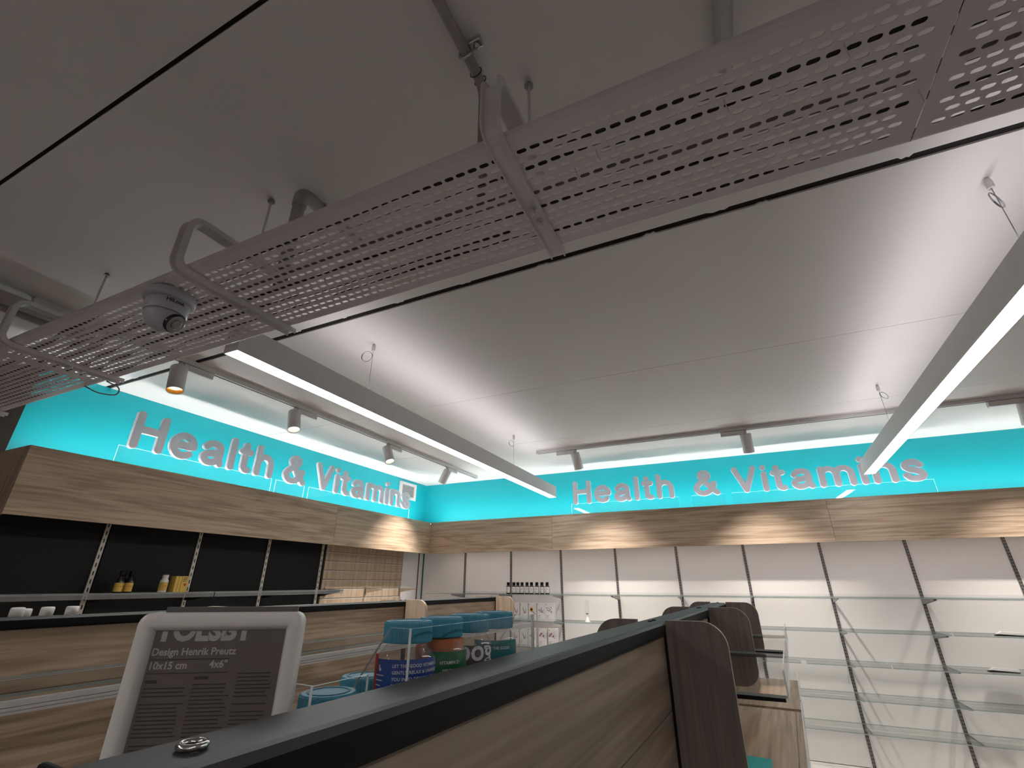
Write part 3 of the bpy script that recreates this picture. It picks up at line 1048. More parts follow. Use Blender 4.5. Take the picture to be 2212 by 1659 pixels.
def wander(x0, x1, yc, amp, r, mat, label, sd, zoff=0.0):
    rnd = random.Random(sd)
    pts = []
    n = 90
    ph = rnd.uniform(0, 6)
    for k in range(n + 1):
        t = k / n
        x = x0 + (x1 - x0) * t
        yy = yc + .026 * math.sin(1.9 * x + .7) + .010 * math.sin(4.3 * x) + amp * math.sin(ph + 9 * t) + rnd.uniform(-.0025, .0025)
        yy = min(max(yy, TY0 + .015 + r), TY1 - .015 - r)
        pts.append((x, yy, TZ + 0.0027 + r + zoff))
    o = MB().tube(pts, r, 8).build('tray_cable', mat)
    return tag(o, label, 'cable', 'cables lying in the perforated tray')
wander(-5.4, 3.4, 0.662, 0.007, 0.0085, 'cable_black', 'thick black cable in the tray, nearest the aisle-side flange', 1)
wander(-5.4, 3.4, 0.708, 0.008, 0.006, 'cable_black', 'thin black cable winding along the tray beside the thick one', 2)
wander(-5.4, 2.2, 0.764, 0.008, 0.0105, 'cable_grey', 'thick grey cable running along the middle of the tray', 3)
wander(-5.4, 3.4, 0.817, 0.008, 0.007, 'cable_black', 'black cable in the tray between the grey cable and the far flange', 4)
wander(-5.4, 1.1, 0.913, 0.006, 0.006, 'cable_black', 'thin black cable in the tray nearest the far flange', 5)
wander(-5.4, -0.4, 0.866, 0.008, 0.0065, 'cable_black', 'black cable in the left half of the tray only', 6)

# cable ties poking through the slots
for k, (x, y_) in enumerate(((-1.02, .70), (-.99, .80), (-0.13, .705), (-0.185, .735), (.12, .70), (.31, .68), (.45, .83), (-1.75, .80))):
    o = MB().tube([(x, y_, TZ + .006), (x + .002, y_ + .004, TZ - .012), (x + .006, y_ + .012, TZ - .022)], 0.0012, 5).build('cable_tie', 'cable_white')
    tag(o, f'tiny cable tie tail poking out below the tray, {ORD[k]} of its kind', 'cable tie', 'cable tie tails under the tray')

# ------------------------------------------------------------------ security camera under the tray
e = empty('security_camera', (-1.494, 0.662, TZ - 0.001), label='grey turret security camera mounted under the cable tray', cat='camera')
MB().lathe([(.046, -.001), (.066, -.004), (.071, -.012), (.071, -.026), (.068, -.032), (.058, -.034)], 48).build('mount_ring', 'dome', e)
bd = MB().lathe([(.0565, -.034), (.0585, -.037), (.0575, -.072), (.0555, -.075), (.0545, -.076)], 48).build('body', 'dome', e)
prof = [(.0535 * math.cos(R(a)), -.078 + .0535 * math.sin(R(a))) for a in range(0, -86, -9)]
eye = MB().lathe(prof, 40).build('eyeball', 'dome', e)
d = Vector((.76, .36, -.60)).normalized()
q = d.to_track_quat('Z', 'Y')
ln = MB().lathe([(.031, .036), (.031, .053), (.028, .055)], 36).build('lens_ring', 'lens_black', eye, (0, 0, -.078))
ln.rotation_mode = 'QUATERNION'; ln.rotation_quaternion = q
MB().lathe([(.0155, .0552), (.0155, .0562), (.0140, .0568)], 28).build('lens', 'lens_black', ln)
MB().lathe([(.0175, .0552), (.0175, .0560), (.0160, .0560), (.0160, .0552)], 28, cap0=False, cap1=False).build('lens_rim', 'dome', ln)
def bend_text(body, size, rad, z, mid, offset=0.0, mirror=False, spacing=1.0, line=1.0, align='CENTER', depth=0.0004):
    """text wrapped on a vertical cylinder, centred at angle mid"""
    vs, fs = text_polys(body, size, offset, align, spacing, line)
    out = []
    for x, y, _ in vs:
        if mirror: x = -x
        a = mid + x / rad
        out.append(((rad + depth) * math.cos(a), (rad + depth) * math.sin(a), z + y))
    if mirror: fs = [f[::-1] for f in fs]
    return out, fs
def bend_poly(pts, rad, z, mid, depth=0.0004):
    out = []
    for x, y in pts:
        a = mid + x / rad
        out.append(((rad + depth) * math.cos(a), (rad + depth) * math.sin(a), z + y))
    return out, [tuple(range(len(out)))]
V, F = bend_text('HiLook', .017, .0588, -.052, R(-8), 0.0004)
MB().raw(V, F).build('logo_print', 'text_black', bd)

# ------------------------------------------------------------------ pipes, trunking on the ceiling
e = empty('conduit_pipe', (-1.17, 0.79, CE), label='grey pipe dropping from the ceiling through an elbow behind the tray', cat='pipe')
MB().tube([tuple((0, p[0], p[1])) for p in bend([(0.0, -.44), (0.0, -.036), (.30, -.036)], 0.035)], 0.020, 14).build('pipe_run', 'pipe', e)
MB().tube([tuple((0, p[0], p[1])) for p in bend([(0.0, -.10), (0.0, -.036), (.075, -.036)], 0.035)], 0.0235, 14).build('elbow', 'pipe', e)
for yy in (.085, .12):
    MB().tube([(.024 * math.cos(a), yy, -.036 + .024 * math.sin(a)) for a in [R(t) for t in range(0, 360, 20)]], .0035, 6, closed=True).build('clamp', 'steel', e)
MB().tube([(-.03, .075, -.055), (-.03, .14, -.055)], .004, 6).build('clamp_screw', 'steel', e)
e = empty('conduit_pipe', (-0.425, 0.0, CE), label='grey pipe running along the ceiling to the central tray hanger', cat='pipe')
MB().tube([tuple((0, p[0], p[1])) for p in bend([(-2.5, -.022), (.735, -.022), (.745, -.42)], 0.05)], 0.0135, 14).build('pipe_run', 'pipe', e)
MB().tube([(.019 * math.cos(a), .635, -.022 + .019 * math.sin(a)) for a in [R(t) for t in range(0, 360, 20)]], .004, 6, closed=True).build('clamp', 'steel', e)
box('clamp_plate', 'steel', .016, .050, .618, .642, -.020, -.002, e, bevel=.003)
MB().lathe([(.008, 0), (.008, -.010), (.004, -.016)], 10, o=(.036, .630, -.020)).build('clamp_screw', 'steel', e)
for yy in (.69, .715):
    MB().tube([(.0172 * math.cos(a), yy, -.022 + .0172 * math.sin(a)) for a in [R(t) for t in range(0, 360, 24)]], .0012, 5, closed=True).build('joint_ring', 'black', e)
e = empty('conduit_pipe', (0.185, 0, CE), label='grey pipe on the ceiling above the upper right of the tray', cat='pipe')
MB().tube([(0, -2.5, -.03), (0, .95, -.03)], 0.022, 14).build('pipe_run', 'pipe', e)
for yy in (.45, -.6):
    MB().tube([(.024 * math.cos(a), yy, -.03 + .024 * math.sin(a)) for a in [R(t) for t in range(0, 360, 20)]], .003, 6, closed=True).build('clamp', 'steel', e)

e = empty('cable_trunking', (-2.93, 0, 2.66), label='wide grey cable trunking under the ceiling at the left edge', cat='trunking')
box('trunking_body', 'pipe', -.10, .02, -2.6, 1.02, 0, .055, e, bevel=.003)
box('trunking_cover', 'bracket', -.096, .016, -2.6, 1.02, -.006, -.0005, e)
box('side_rail', 'pipe', .045, .075, -2.6, .98, .02, .075, e, bevel=.002)
for yy in (-.4, .55):
    MB().tube([(-.04, yy, .056), (-.04, yy, CE - 2.66)], .005, 8).build('threaded_rod', 'dull_steel', e)
o = MB().tube(spline([(-4.3, .2, 2.55), (-3.95, .42, 2.56), (-3.62, .50, 2.60), (-3.30, .52, 2.66)], 8), .018, 10).build('flexible_conduit', 'pipe')
tag(o, 'thick grey flexible conduit curving into the tray at the left edge', 'conduit')
o = MB().tube(spline([(-2.62, .95, TZ - .002), (-2.60, 1.00, TZ - .02), (-2.56, 1.05, TZ - .02), (-2.50, 1.03, TZ - .004), (-2.47, .965, TZ)], 8), .003, 8).build('loose_cable', 'cable_grey')
tag(o, 'thin loose cable loop hanging from the tray edge over the teal wall', 'cable')

# ------------------------------------------------------------------ gondolas (free-standing shelving), turned 4 degrees
GA = R(-4.0)
GZ = 1.41
def g2w(x, y):
    c, s = math.cos(GA), math.sin(GA)
    return (c * x - s * y, s * x + c * y)

def gondola(x0, x1, ys, wing_r, wing_l, label, wing_mat, wing_bot, shelf_from, panel='wood_g_shaded', near=False):
    """x0..x1 cap width, ys bay limits along the run, all in the gondola's own axes"""
    ox, oy = g2w((x0 + x1) / 2, (ys[0] + ys[-1]) / 2)
    e = empty('gondola', (ox, oy, 0), (0, 0, GA), label, 'shelving')
    hx = (x1 - x0) / 2
    cy = (ys[0] + ys[-1]) / 2
    Y = [y - cy for y in ys]
    for i in range(len(Y) - 1):
        a, b = Y[i] + 0.001, Y[i + 1] - 0.001
        prof = [(-hx, GZ - .030), (hx, GZ - .030), (hx + .001, GZ - .024), (hx + .001, GZ - .006), (hx - .004, GZ - .001), (hx - .010, GZ),
                (-hx + .010, GZ), (-hx + .004, GZ - .001), (-hx - .001, GZ - .006), (-hx - .001, GZ - .024)]
        mb = MB().prism(prof, 1, a, b)
        for q, f in enumerate(mb.f):
            zs = [mb.v[k][2] for k in f]
            mb.m[q] = 1 if min(zs) < GZ - .007 and len(f) == 4 else 0
        cp = mb.build('top_cap', ['cap', 'black'], e)
        for yy in ((b - .02, a + .02) if i else (b - .02,)):
            MB().lathe([(.006, 0), (.006, .0015), (.004, .003)], 10, o=(0.0, yy, GZ)).build('cap_screw', 'black', cp)
        z = GZ - .031
        for zz0, zz1 in ((1.222, z), (1.0, 1.219), (0.72, 0.997), (0.44, 0.717), (0.16, 0.437)):
            for s in (-1, 1):
                xa = hx - .006
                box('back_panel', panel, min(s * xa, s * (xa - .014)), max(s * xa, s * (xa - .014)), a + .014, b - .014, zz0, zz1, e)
        box('base_plinth', 'black', -hx - .26, hx + .26, a + .002, b - .002, 0, .14, e)
    for i, y in enumerate(Y):
        ww = .014
        box('upright', 'black', -hx + .001, hx - .001, max(y - ww, Y[0]), min(y + ww, Y[-1]), .15, GZ - .0305, e)
        if i == 0 and near: continue
        if i == 0: continue
        bot = wing_bot[i] if isinstance(wing_bot, dict) else wing_bot
        for s, wd in ((1, wing_r), (-1, wing_l)):
            if wd is None: continue
            poly = rounded_rect(hx + .0015, hx + wd, bot, GZ + .004, .055, 8, (0, 1, 1, 0))
            if s < 0: poly = [(-p[0], p[1]) for p in poly][::-1]
            mb = MB().prism(poly, 1, y - .017, y - .001, 0, 1)
            mb.build('divider_panel', [wing_mat, 'wing_edge' if wing_mat == 'wing' else 'wood_pale'], e)
    return e, Y, hx, cy

def gondola_shelf(par, Y0, Y1, x_in, depth, s, z, mat='glass', name='glass_shelf', lip=.05):
    """shelf on one side of a gondola: pane, clear lip, two black arms"""
    xa, xb = sorted((s * x_in, s * (x_in + depth)))
    if mat == 'glass':
        p = MB().box(xa, xb, Y0 + .019, Y1 - .019, z - .006, z, mats=[0, 0, 1, 1, 1, 1]).build(name, ['glass', 'glass_edge'], par)
    else:
        p = MB().box(xa, xb, Y0 + .019, Y1 - .019, z - .018, z).build(name, mat, par)
    la, lb = sorted((s * (x_in + depth + .0005), s * (x_in + depth + .0035)))
    if lip:
        MB().box(la, lb, Y0 + .019, Y1 - .019, z - .012, z + lip, mats=[1, 1, 1, 1, 0, 0]).build('front_lip', ['riser', 'riser_edge'], p)
    d = z - (.0065 if mat == 'glass' else .0185)
    for yy in (Y0 + .022, Y1 - .022):
        pl = [(s * x_in, d), (s * (x_in + depth - .004), d), (s * (x_in + depth - .004), d - .007), (s * (x_in + .05), d - .010), (s * x_in, d - .028)]
        if s > 0: pl = pl[::-1]
        MB().prism(pl, 1, yy - .002, yy + .002).build('shelf_arm', 'black', p)
    return p

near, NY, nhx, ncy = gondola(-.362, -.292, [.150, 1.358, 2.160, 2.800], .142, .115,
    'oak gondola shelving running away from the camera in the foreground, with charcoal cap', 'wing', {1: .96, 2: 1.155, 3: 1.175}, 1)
o = MB().tube([(.0068 * math.cos(a) * 1.1, .0068 * math.sin(a), 0) for a in [R(t) for t in range(0, 360, 20)]], .0021, 8, closed=True).build('cap_ring', 'steel', near, (.000, .203 - ncy, GZ + .0023))
box('cap_end', 'black', -.037, .037, NY[0] - .006, NY[0] - .0005, GZ - .034, GZ + .0035, near, bevel=.002)
# right-hand side: glass shelf and oak shelf beyond the first divider
gondola_shelf(near, NY[1], NY[2], nhx, .245, 1, 1.268)
gondola_shelf(near, NY[2], NY[3], nhx, .245, 1, 1.275)
gondola_shelf(near, NY[1], NY[2], nhx, .255, 1, 1.095, 'wood_y', 'oak_shelf', .03)
gondola_shelf(near, NY[2], NY[3], nhx, .255, 1, 1.095, 'wood_y', 'oak_shelf', .03)
# left-hand side: glass shelf that carries frame and jars
gondola_shelf(near, NY[0] + .0, NY[1], nhx, .30, -1, 1.266, lip=.03)
gondola_shelf(near, NY[1], NY[2], nhx, .30, -1, 1.266, lip=.03)
cx_, cy_ = g2w(-.175, 1.47)
o = MB().prism(rounded_rect(-.062, .062, -.055, .055, .006), 2, 0, .012).build('flat_box', 'card_teal', None, (cx_, cy_, 1.0955), (0, 0, GA))
tag(o, 'flat teal box lying on the oak shelf behind the foreground divider', 'box')

far, FY, fhx, fcy = gondola(-2.02, -1.95, [-.9, .25, 1.27, 2.30, 3.32], .15, .15,
    'oak gondola shelving in the middle distance, in front of the black wall', 'wood_pale', 1.20, 1, panel='wood_y')
for i in range(4):
    p_ = gondola_shelf(far, FY[i], FY[i + 1], fhx, .30, 1, 1.262, lip=.03)
    mb = MB()
    for z0_, z1_, dx in ((1.236, 1.2485, .006), (1.228, 1.2345, .010), (1.220, 1.2265, .006)):
        mb.box(fhx + .3036, fhx + .3036 + dx, FY[i] + .019, FY[i + 1] - .003, z0_, z1_)
    mb.box(fhx + .3016, fhx + .3035, FY[i] + .019, FY[i + 1] - .003, 1.220, 1.2495)
    mb.build('price_rail', 'white_metal', p_)
gondola_shelf(far, FY[1], FY[2], fhx, .30, -1, 1.29, lip=0)

# ------------------------------------------------------------------ white lidded tubs on the far gondola
for k, (yy, xx, hgt) in enumerate(((.672, -2.16, .140), (.708, -2.215, .134), (.748, -2.165, .139), (.812, -2.16, .139))):
    px, py = g2w(xx, yy)
    e = empty('supplement_tub', (px, py, 1.2905), label=f'white lidded tub behind the far gondola cap, {ORD[k]} from the left', cat='tub', group='white tubs behind the far gondola')
    MB().lathe([(.016, 0), (.0165, .004), (.0165, hgt - .036), (.012, hgt - .028)], 24).build('tub_body', 'white_plastic', e)
    MB().lathe([(.0175, hgt - .027), (.0180, hgt - .006), (.0165, hgt - .001), (.012, hgt)], 28).build('lid', 'white_plastic', e)

# ------------------------------------------------------------------ photo frame on the near gondola
s_ = 1.28
pl = Vector((-0.398 * s_, 0.223 * s_)); pr = Vector((-0.303 * s_, 0.284 * s_))
W = (pr - pl).length
ang = math.atan2(pr.y - pl.y, pr.x - pl.x)
top_z = 1.5 - 0.0195 * s_
base_z = 1.2665
Hh = top_z - base_z
mid = (pl + pr) / 2
fe = empty('photo_frame', (mid.x, mid.y, base_z), (0, 0, ang), 'white picture frame with dark printed insert standing on the near gondola', 'picture frame')
b = W * 0.105
outer = rounded_rect(-W / 2, W / 2, 0, Hh, .010, 6)
def frame_ring():
    """bevelled moulding: outer wall, rounded front, sloping inner edge"""
    loops = []
    def loop(inset, y, r):
        return [(p[0], y, p[1]) for p in rounded_rect(-W / 2 + inset, W / 2 - inset, inset, Hh - inset, max(r, .0006), 6)]
    specs = [(0, .016, .010), (0, .004, .010), (.0012, .0012, .009), (.004, 0.0, .008), (b - .005, 0.0, .002), (b - .003, .0012, .0012), (b, .007, .0006), (b, .016, .0006)]
    mb = MB()
    for sp in specs: loops.append(loop(*sp))
    n = len(loops[0])
    for L in loops: mb.v += L
    for i in range(len(loops) - 1):
        for k in range(n):
            k2 = (k + 1) % n
            mb.face([i * n + k, i * n + k2, (i + 1) * n + k2, (i + 1) * n + k], 0, True)
    i = len(loops) - 1
    for k in range(n):
        k2 = (k + 1) % n
        mb.face([i * n + k, i * n + k2, k2, k], 0)
    return mb
frame_ring().build('moulding', 'frame_white', fe)
ins = box('insert_sheet', 'insert', -W / 2 + b - .001, W / 2 - b + .001, .0075, .0095, b - .001, Hh - b + .001, fe)
box('backing', 'grey_flap', -W / 2 + .018, W / 2 - .008, .0100, .0125, .03, Hh + .0045, fe)
def flat_text(body, size, x, z, parent, mat, y=.0073, off=0.0, clip=None, spacing=1.0, name='print'):
    vs, fs = text_polys(body, size, off, 'LEFT', spacing)
    mb = MB()
    if clip is not None:
        vs = [(p[0], min(p[1], clip - z), 0) for p in vs]
    mb.raw([(x + p[0], y, z + p[1]) for p in vs], fs)
    return mb.build(name, mat, parent)
iw = W - 2 * b; ix = -W / 2 + b; it = Hh - b
flat_text('TOLSBY', iw * .205, ix + iw * .01, it - iw * .068, ins, 'insert_text', off=.0012, clip=it - .0005, spacing=1.0)
flat_text('Design Henrik Preutz', iw * .072, ix + iw * .01, it - iw * .175, ins, 'insert_text', off=.0002)
flat_text('10x15 cm', iw * .072, ix + iw * .01, it - iw * .27, ins, 'insert_text', off=.0002)
flat_text('4x6"', iw * .072, ix + iw * .46, it - iw * .265, ins, 'insert_text', off=.0002)
mb = MB()
for zz in (.205, .30):
    mb.box(ix + iw * .01, ix + iw * .60, .0070, .0074, it - iw * zz - .0003, it - iw * zz + .0003)
mb.build('rule_print', 'insert_dark', ins)
mb = MB()
rnd = random.Random(3)
for c0, c1, z0, z1 in ((.02, .34, .40, 1.05), (.37, .66, .38, 1.05), (.69, .97, .31, 1.0)):
    z = z0
    while z < z1:
        if rnd.random() > .06:
            e1 = c1 - rnd.uniform(0, .05)
            mb.box(ix + iw * c0, ix + iw * e1, .0071, .0074, it - iw * z - .0005, it - iw * z + .0004)
        z += .026
for c0, c1, z0 in ((.02, .10, .355), (.37, .47, .335)):
    mb.box(ix + iw * c0, ix + iw * c1, .0071, .0074, it - iw * z0 - .0012, it - iw * z0 + .0012)
mb.build('paragraph_print', 'insert_dark', ins)

# ------------------------------------------------------------------ vitamin jars with blue lids, acrylic display
def jar(x, y, z, facing, label, lid_h=.020, label_mat=None, label_arc=(-80, 80), lines=None, fill=None, fill_h=.5, big=None, red=False, h=.128, txt='text_white', bars=False):
    px, py = g2w(x, y)
    e = empty('vitamin_jar', (px, py, z), (0, 0, facing), label, 'jar', 'vitamin jars with blue lids')
    r = .034
    hb = h - lid_h
    body = MB().lathe([(.028, 0), (r - .001, .002), (r, .006), (r, hb - .022), (r - .003, hb - .013), (r - .009, hb - .006), (.0235, hb - .003), (.0235, hb + .006)], 40, cap1=False)
    bo = body.build('jar_body', 'jar', e)
    if fill:
        MB().lathe([(.026, .003), (r - .003, .006), (r - .003, hb * fill_h), (.02, hb * fill_h + .004)], 24).build('gummies', fill, e)
    lid = MB().lathe([(.0272, hb - .002), (.0278, hb - .001), (.0278, h - .002), (.0262, h)], 120, rib=.0007, smooth=False).build('lid', 'lid', e)
    MB().lathe([(.0215, h + .0001), (.0215, h + .0008), (.0195, h + .0008), (.0195, h + .0001)], 36, cap0=False, cap1=False).build('lid_ring', 'lid', lid)
    if label_mat:
        n = 24
        a0, a1 = R(label_arc[0]), R(label_arc[1])
        z0, z1 = .010, hb - .0165
        V, F = [], []
        for rad in (r + .0003, r + .0006):
            for zz in (z0, z1):
                V += [(rad * math.cos(a0 + (a1 - a0) * k / n), rad * math.sin(a0 + (a1 - a0) * k / n), zz) for k in range(n + 1)]
        for k in range(n):
            F.append((2 * (n + 1) + k, 2 * (n + 1) + k + 1, 3 * (n + 1) + k + 1, 3 * (n + 1) + k))
            F.append((k, n + 1 + k, n + 2 + k, k + 1))
        lb = MB().raw(V, F, 0, True).build('label', label_mat, e)
        if red:
            V = [(( r + .0008) * math.cos(a0 - R(4) + R(20) * k / 6), (r + .0008) * math.sin(a0 - R(4) + R(20) * k / 6), zz) for zz in (z0 - .002, z1 + .004) for k in range(7)]
            MB().raw(V, [(k, k + 1, 8 + k, 7 + k) for k in range(6)], 0, True).build('label_edge', 'label_red', lb)
        if lines:
            mbt = MB()
            for t, sz, zz, mid_, al in lines:
                V, F = bend_text(t, sz, r + .0008, zz, R(mid_), .0001, align=al, spacing=1.05)
                mbt.raw(V, F)
            if bars:
                for kk in range(7):
                    V, F = bend_poly([(0, 0), (.013 - (kk % 3) * .002, 0), (.013 - (kk % 3) * .002, .0009), (0, .0009)], r + .0008, .0755 - kk * .0048, R(-62)); mbt.raw(V, F)
                V, F = bend_poly([(0, 0), (.0028, 0), (.0042, .0022), (.003, .003), (.0016, .0022), (.001, .006), (-.0006, .006)], r + .0008, .080, R(-54)); mbt.raw(V, F)
            mbt.build('label_print', txt, lb)
    if big:
        t, sz, zz, mid_ = big
        V, F = bend_text(t, sz, r + .0007, zz, R(mid_), .0006, mirror=True)
        MB().raw(V, F).build('brand_print', 'text_white', e)
    return e
# facing: local +x looks at the camera
def face(x, y):
    px, py = g2w(x, y)
    return math.atan2(-py, -px)
ZS = 1.2665
ZU = ZS + .064
jar(-.408, .4865, ZU + .0005, face(-.408, .4865), 'clear jar with blue lid and royal blue label, nearest of the four raised jars', label_mat='label_blue', label_arc=(-78, 74), red=True,
    fill='gummy_dark', fill_h=.62,
    lines=[('LET THE GOOD VITAMIN D', .0045, .0840, -24, 'LEFT'), ('GENTLY RELAX & UNWIND', .0045, .0778, -24, 'LEFT'), ('YOU INTO DREAMLAND', .0045, .0716, -24, 'LEFT'), ('THE GOOD WAY!', .0045, .0654, -24, 'LEFT')], bars=True)
jar(-.412, .557, ZU + .0005, face(-.412, .557), 'clear jar with blue lid, orange gummies and green label', label_mat='label_green', label_arc=(-20, 80), fill='gummy_orange', fill_h=.95,
    lines=[('VITAMIN D', .005, .078, 22, 'CENTER'), ('SPECIAL', .005, .0695, 22, 'CENTER'), ('SYSTEM', .005, .061, 22, 'CENTER')])
jar(-.414, .628, ZU + .0005, face(-.414, .628), 'clear jar with blue lid and big mirrored white lettering', label_mat='label_plum', label_arc=(-70, 60), fill=None,
    big=('good', .036, .074, 2), lines=[('LET THE GOOD', .004, .060, 8, 'CENTER')], txt='text_white')
jar(-.414, .699, ZU + .0005, face(-.414, .699), 'clear jar with blue lid and dark teal label, farthest of the raised jars', label_mat='label_teal', label_arc=(-60, 70), fill=None,
    lines=[('LET THE GOOD', .0048, .080, 10, 'CENTER')], bars=True)
jar(-.437, .403, ZS, face(-.437, .403), 'blue-lidded jar on the lower step, nearer one beside the frame', label_mat='label_blue', fill='gummy_dark', h=.131)
jar(-.483, .500, ZS, face(-.483, .500), 'blue-lidded jar on the lower step, tucked behind the nearer one', label_mat='label_green', fill='gummy_orange', h=.129)

# acrylic display: raised step with side cheeks and guard rail
ex0, ey0 = g2w(-.410, .60)
de = empty('acrylic_display', (ex0, ey0, ZS), (0, 0, GA), 'clear acrylic stepped display holding four blue-lidded jars', 'display stand')
mt = ['acrylic', 'riser_edge']
MB().box(-.036, .036, -.151, .142, .060, .064, mats=[0, 0, 1, 1, 1, 1]).build('step_plate', mt, de)
MB().box(-.036, -.032, -.150, .141, .001, .0598, mats=[1, 1, 1, 1, 0, 0]).build('back_support', mt, de)
MB().box(.032, .036, -.150, .141, .001, .0598, mats=[1, 1, 1, 1, 0, 0]).build('front_support', mt, de)
pr_ = [(-.036, .0645), (.038, .0645), (.038, .188), (.010, .188), (-.036, .128)]
MB().prism(pr_[::-1], 1, -.155, -.1515, 0, 1).build('side_cheek', mt, de)
MB().prism(pr_[::-1], 1, .1425, .146, 0, 1).build('side_cheek', mt, de)
MB().box(.0385, .0415, -.155, .146, .0645, .188, mats=[1, 1, 1, 1, 0, 0]).build('front_guard', mt, de)
ex0, ey0 = g2w(-.475, .40)
de = empty('acrylic_tray', (ex0, ey0, ZS), (0, 0, GA), 'low clear acrylic tray round the two lower blue-lidded jars', 'display stand')
MB().box(.074, .077, -.052, .018, .0, .147, mats=[1, 1, 1, 1, 0, 0]).build('front_guard', mt, de)
MB().box(-.075, .0735, -.052, -.049, .0, .147, mats=[1, 1, 0, 0, 1, 1]).build('side_cheek', mt, de)

# ------------------------------------------------------------------ small bottles and boxes on the back wall shelves
YS = 5.21
z1, z2, z3 = SH_Z[0] + .0005, SH_Z[1] + .0005, SH_Z[2] + .0005
bx = [-2.446, -2.407, -2.373, -2.323, -2.272, -2.211, -2.155, -2.093, -2.031, -1.970]
proto = None
for k, x in enumerate(bx):
    yy = YS + (.07 if k == 1 else random.uniform(-.004, .004))
    lab = f'small dark bottle with white label, {ORD[k]} from left on the top shelf'
    if proto is None:
        proto = empty('small_bottle', (x, yy, z1), label=lab, cat='bottle', group='small dark bottles on the top shelf')
        MB().lathe([(.023, 0), (.0245, .003), (.0245, .078), (.021, .086), (.013, .089), (.013, .093)], 20).build('bottle_body', 'amber', proto)
        MB().lathe([(.0165, .092), (.017, .094), (.017, .120), (.0155, .122)], 20).build('bottle_cap', 'black', proto)
        n = 14
        V = [(.0250 * math.cos(R(-90 - 75 + 150 * q / n)), .0250 * math.sin(R(-90 - 75 + 150 * q / n)), zz) for zz in (.012, .074) for q in range(n + 1)]
        lb = MB().raw(V, [(q, q + 1, n + 2 + q, n + 1 + q) for q in range(n)], 0, True).build('label', 'paper', proto)
        mbt = MB()
        for zz, w_ in ((.054, .010), (.048, .014), (.030, .012), (.026, .012), (.022, .010)):
            V, F = bend_poly([(-.012, 0), (-.012 + w_, 0), (-.012 + w_, .0022), (-.012, .0022)], .0252, zz, R(-90)); mbt.raw(V, F)
        V, F = bend_poly([(.004, 0), (.009, .002), (.011, .008), (.006, .010), (.003, .005)], .0252, .044, R(-90)); mbt.raw(V, F)
        mbt.build('label_print', 'text_black', lb)
    else:
        c = copy_tree(proto)
        c.location = (x, yy, z1); c['label'] = lab
# boxes with plant drawings
def sprig(mb, kind, w, h, y):
    """flat printed plant drawing on the box front (xz plane)"""
    def stroke(p, q, t):
        p, q = np.array(p), np.array(q); d = q - p; d = d / np.linalg.norm(d); n = np.array((-d[1], d[0])) * t
        P = [p - n, q - n * .4, q + n * .4, p + n]
        mb.raw([(a[0], y, a[1]) for a in P], [(0, 1, 2, 3)], 0)
    def blob(c, r, m, sx=1.0):
        mb.raw([(c[0] + r * sx * math.cos(R(t)), y - .0002, c[1] + r * math.sin(R(t))) for t in range(0, 360, 36)], [tuple(range(10))], m)
    if kind == 'flower':
        for t in range(0, 360, 30):
            stroke((-.012, h * .62), (-.012 + .026 * math.cos(R(t)), h * .62 + .026 * math.sin(R(t))), .006)
            mb.m[-1] = 1
        blob((-.012, h * .62), .010, 2)
        stroke((.0, h * .52), (.035, h * .34), .006)
    elif kind == 'branch':
        stroke((.035, h * .42), (-.03, h * .66), .003)
        for a, c in (((.02, h * .48), (-.02, h * .50)), ((.0, h * .55), (.005, h * .74)), ((-.01, h * .59), (-.035, h * .58)), ((.01, h * .52), (.03, h * .62))):
            stroke(a, c, .0045)
    elif kind == 'berries':
        stroke((.035, h * .44), (-.02, h * .62), .0025)
        for c in ((-.02, .60), (-.005, .70), (.012, .63), (-.028, .72), (.02, .74), (.0, .57), (.025, .52)):
            blob((c[0], h * c[1]), .0065, 0)
    elif kind == 'petals':
        stroke((.035, h * .46), (-.025, h * .66), .0025)
        for c in ((-.022, .68), (-.008, .72), (-.03, .6), (.012, .60)):
            blob((c[0], h * c[1]), .009, 3, .8)
    else:
        stroke((.01, h * .40), (-.015, h * .72), .006); stroke((.02, h * .42), (.025, h * .66), .004)
BW, BH = .093, .176
rows = [(z2, [-2.345, -2.243, -2.141, -2.04, -1.945], ['leaf', 'leaf', 'flower', 'branch', 'berries'], 'upper row of plant boxes'),
        (z3, [-2.35, -2.25, -2.15, -2.03, -1.92], ['leaf', 'leaf', 'branch', 'petals', 'petals'], 'lower row of plant boxes')]
DESC = {'leaf': 'a grey leaf drawing', 'flower': 'a yellow flower drawing', 'branch': 'a grey branch drawing', 'berries': 'a dark berry sprig drawing', 'petals': 'a pink blossom drawing'}
for ri, (z, xs, kinds, grp) in enumerate(rows):
    for k, (x, kd) in enumerate(zip(xs, kinds)):
        e = empty('product_box', (x, YS - .02, z), label=f'white box with {DESC[kd]}, {ORD[k]} from the left in the {"upper" if ri == 0 else "lower"} row', cat='box', group=grp)
        bo = box('carton', 'paper', -BW / 2, BW / 2, 0, .07, 0, BH, e, bevel=.001)
        mb = MB(); sprig(mb, kd, BW, BH, -.0004)
        mb.build('plant_print', ['text_grey', 'flower', 'amber', 'berry'], bo)
        mb = MB()
        mb.box(-BW / 2 + .008, -BW / 2 + .016, -.0005, -.0003, BH - .022, BH - .012)
        for q in range(4):
            mb.box(-BW / 2 + .008, -BW / 2 + .008 + .03 - q * .003, -.0005, -.0003, .052 - q * .009, .0545 - q * .009)
        mb.build('text_print', 'text_grey', bo)
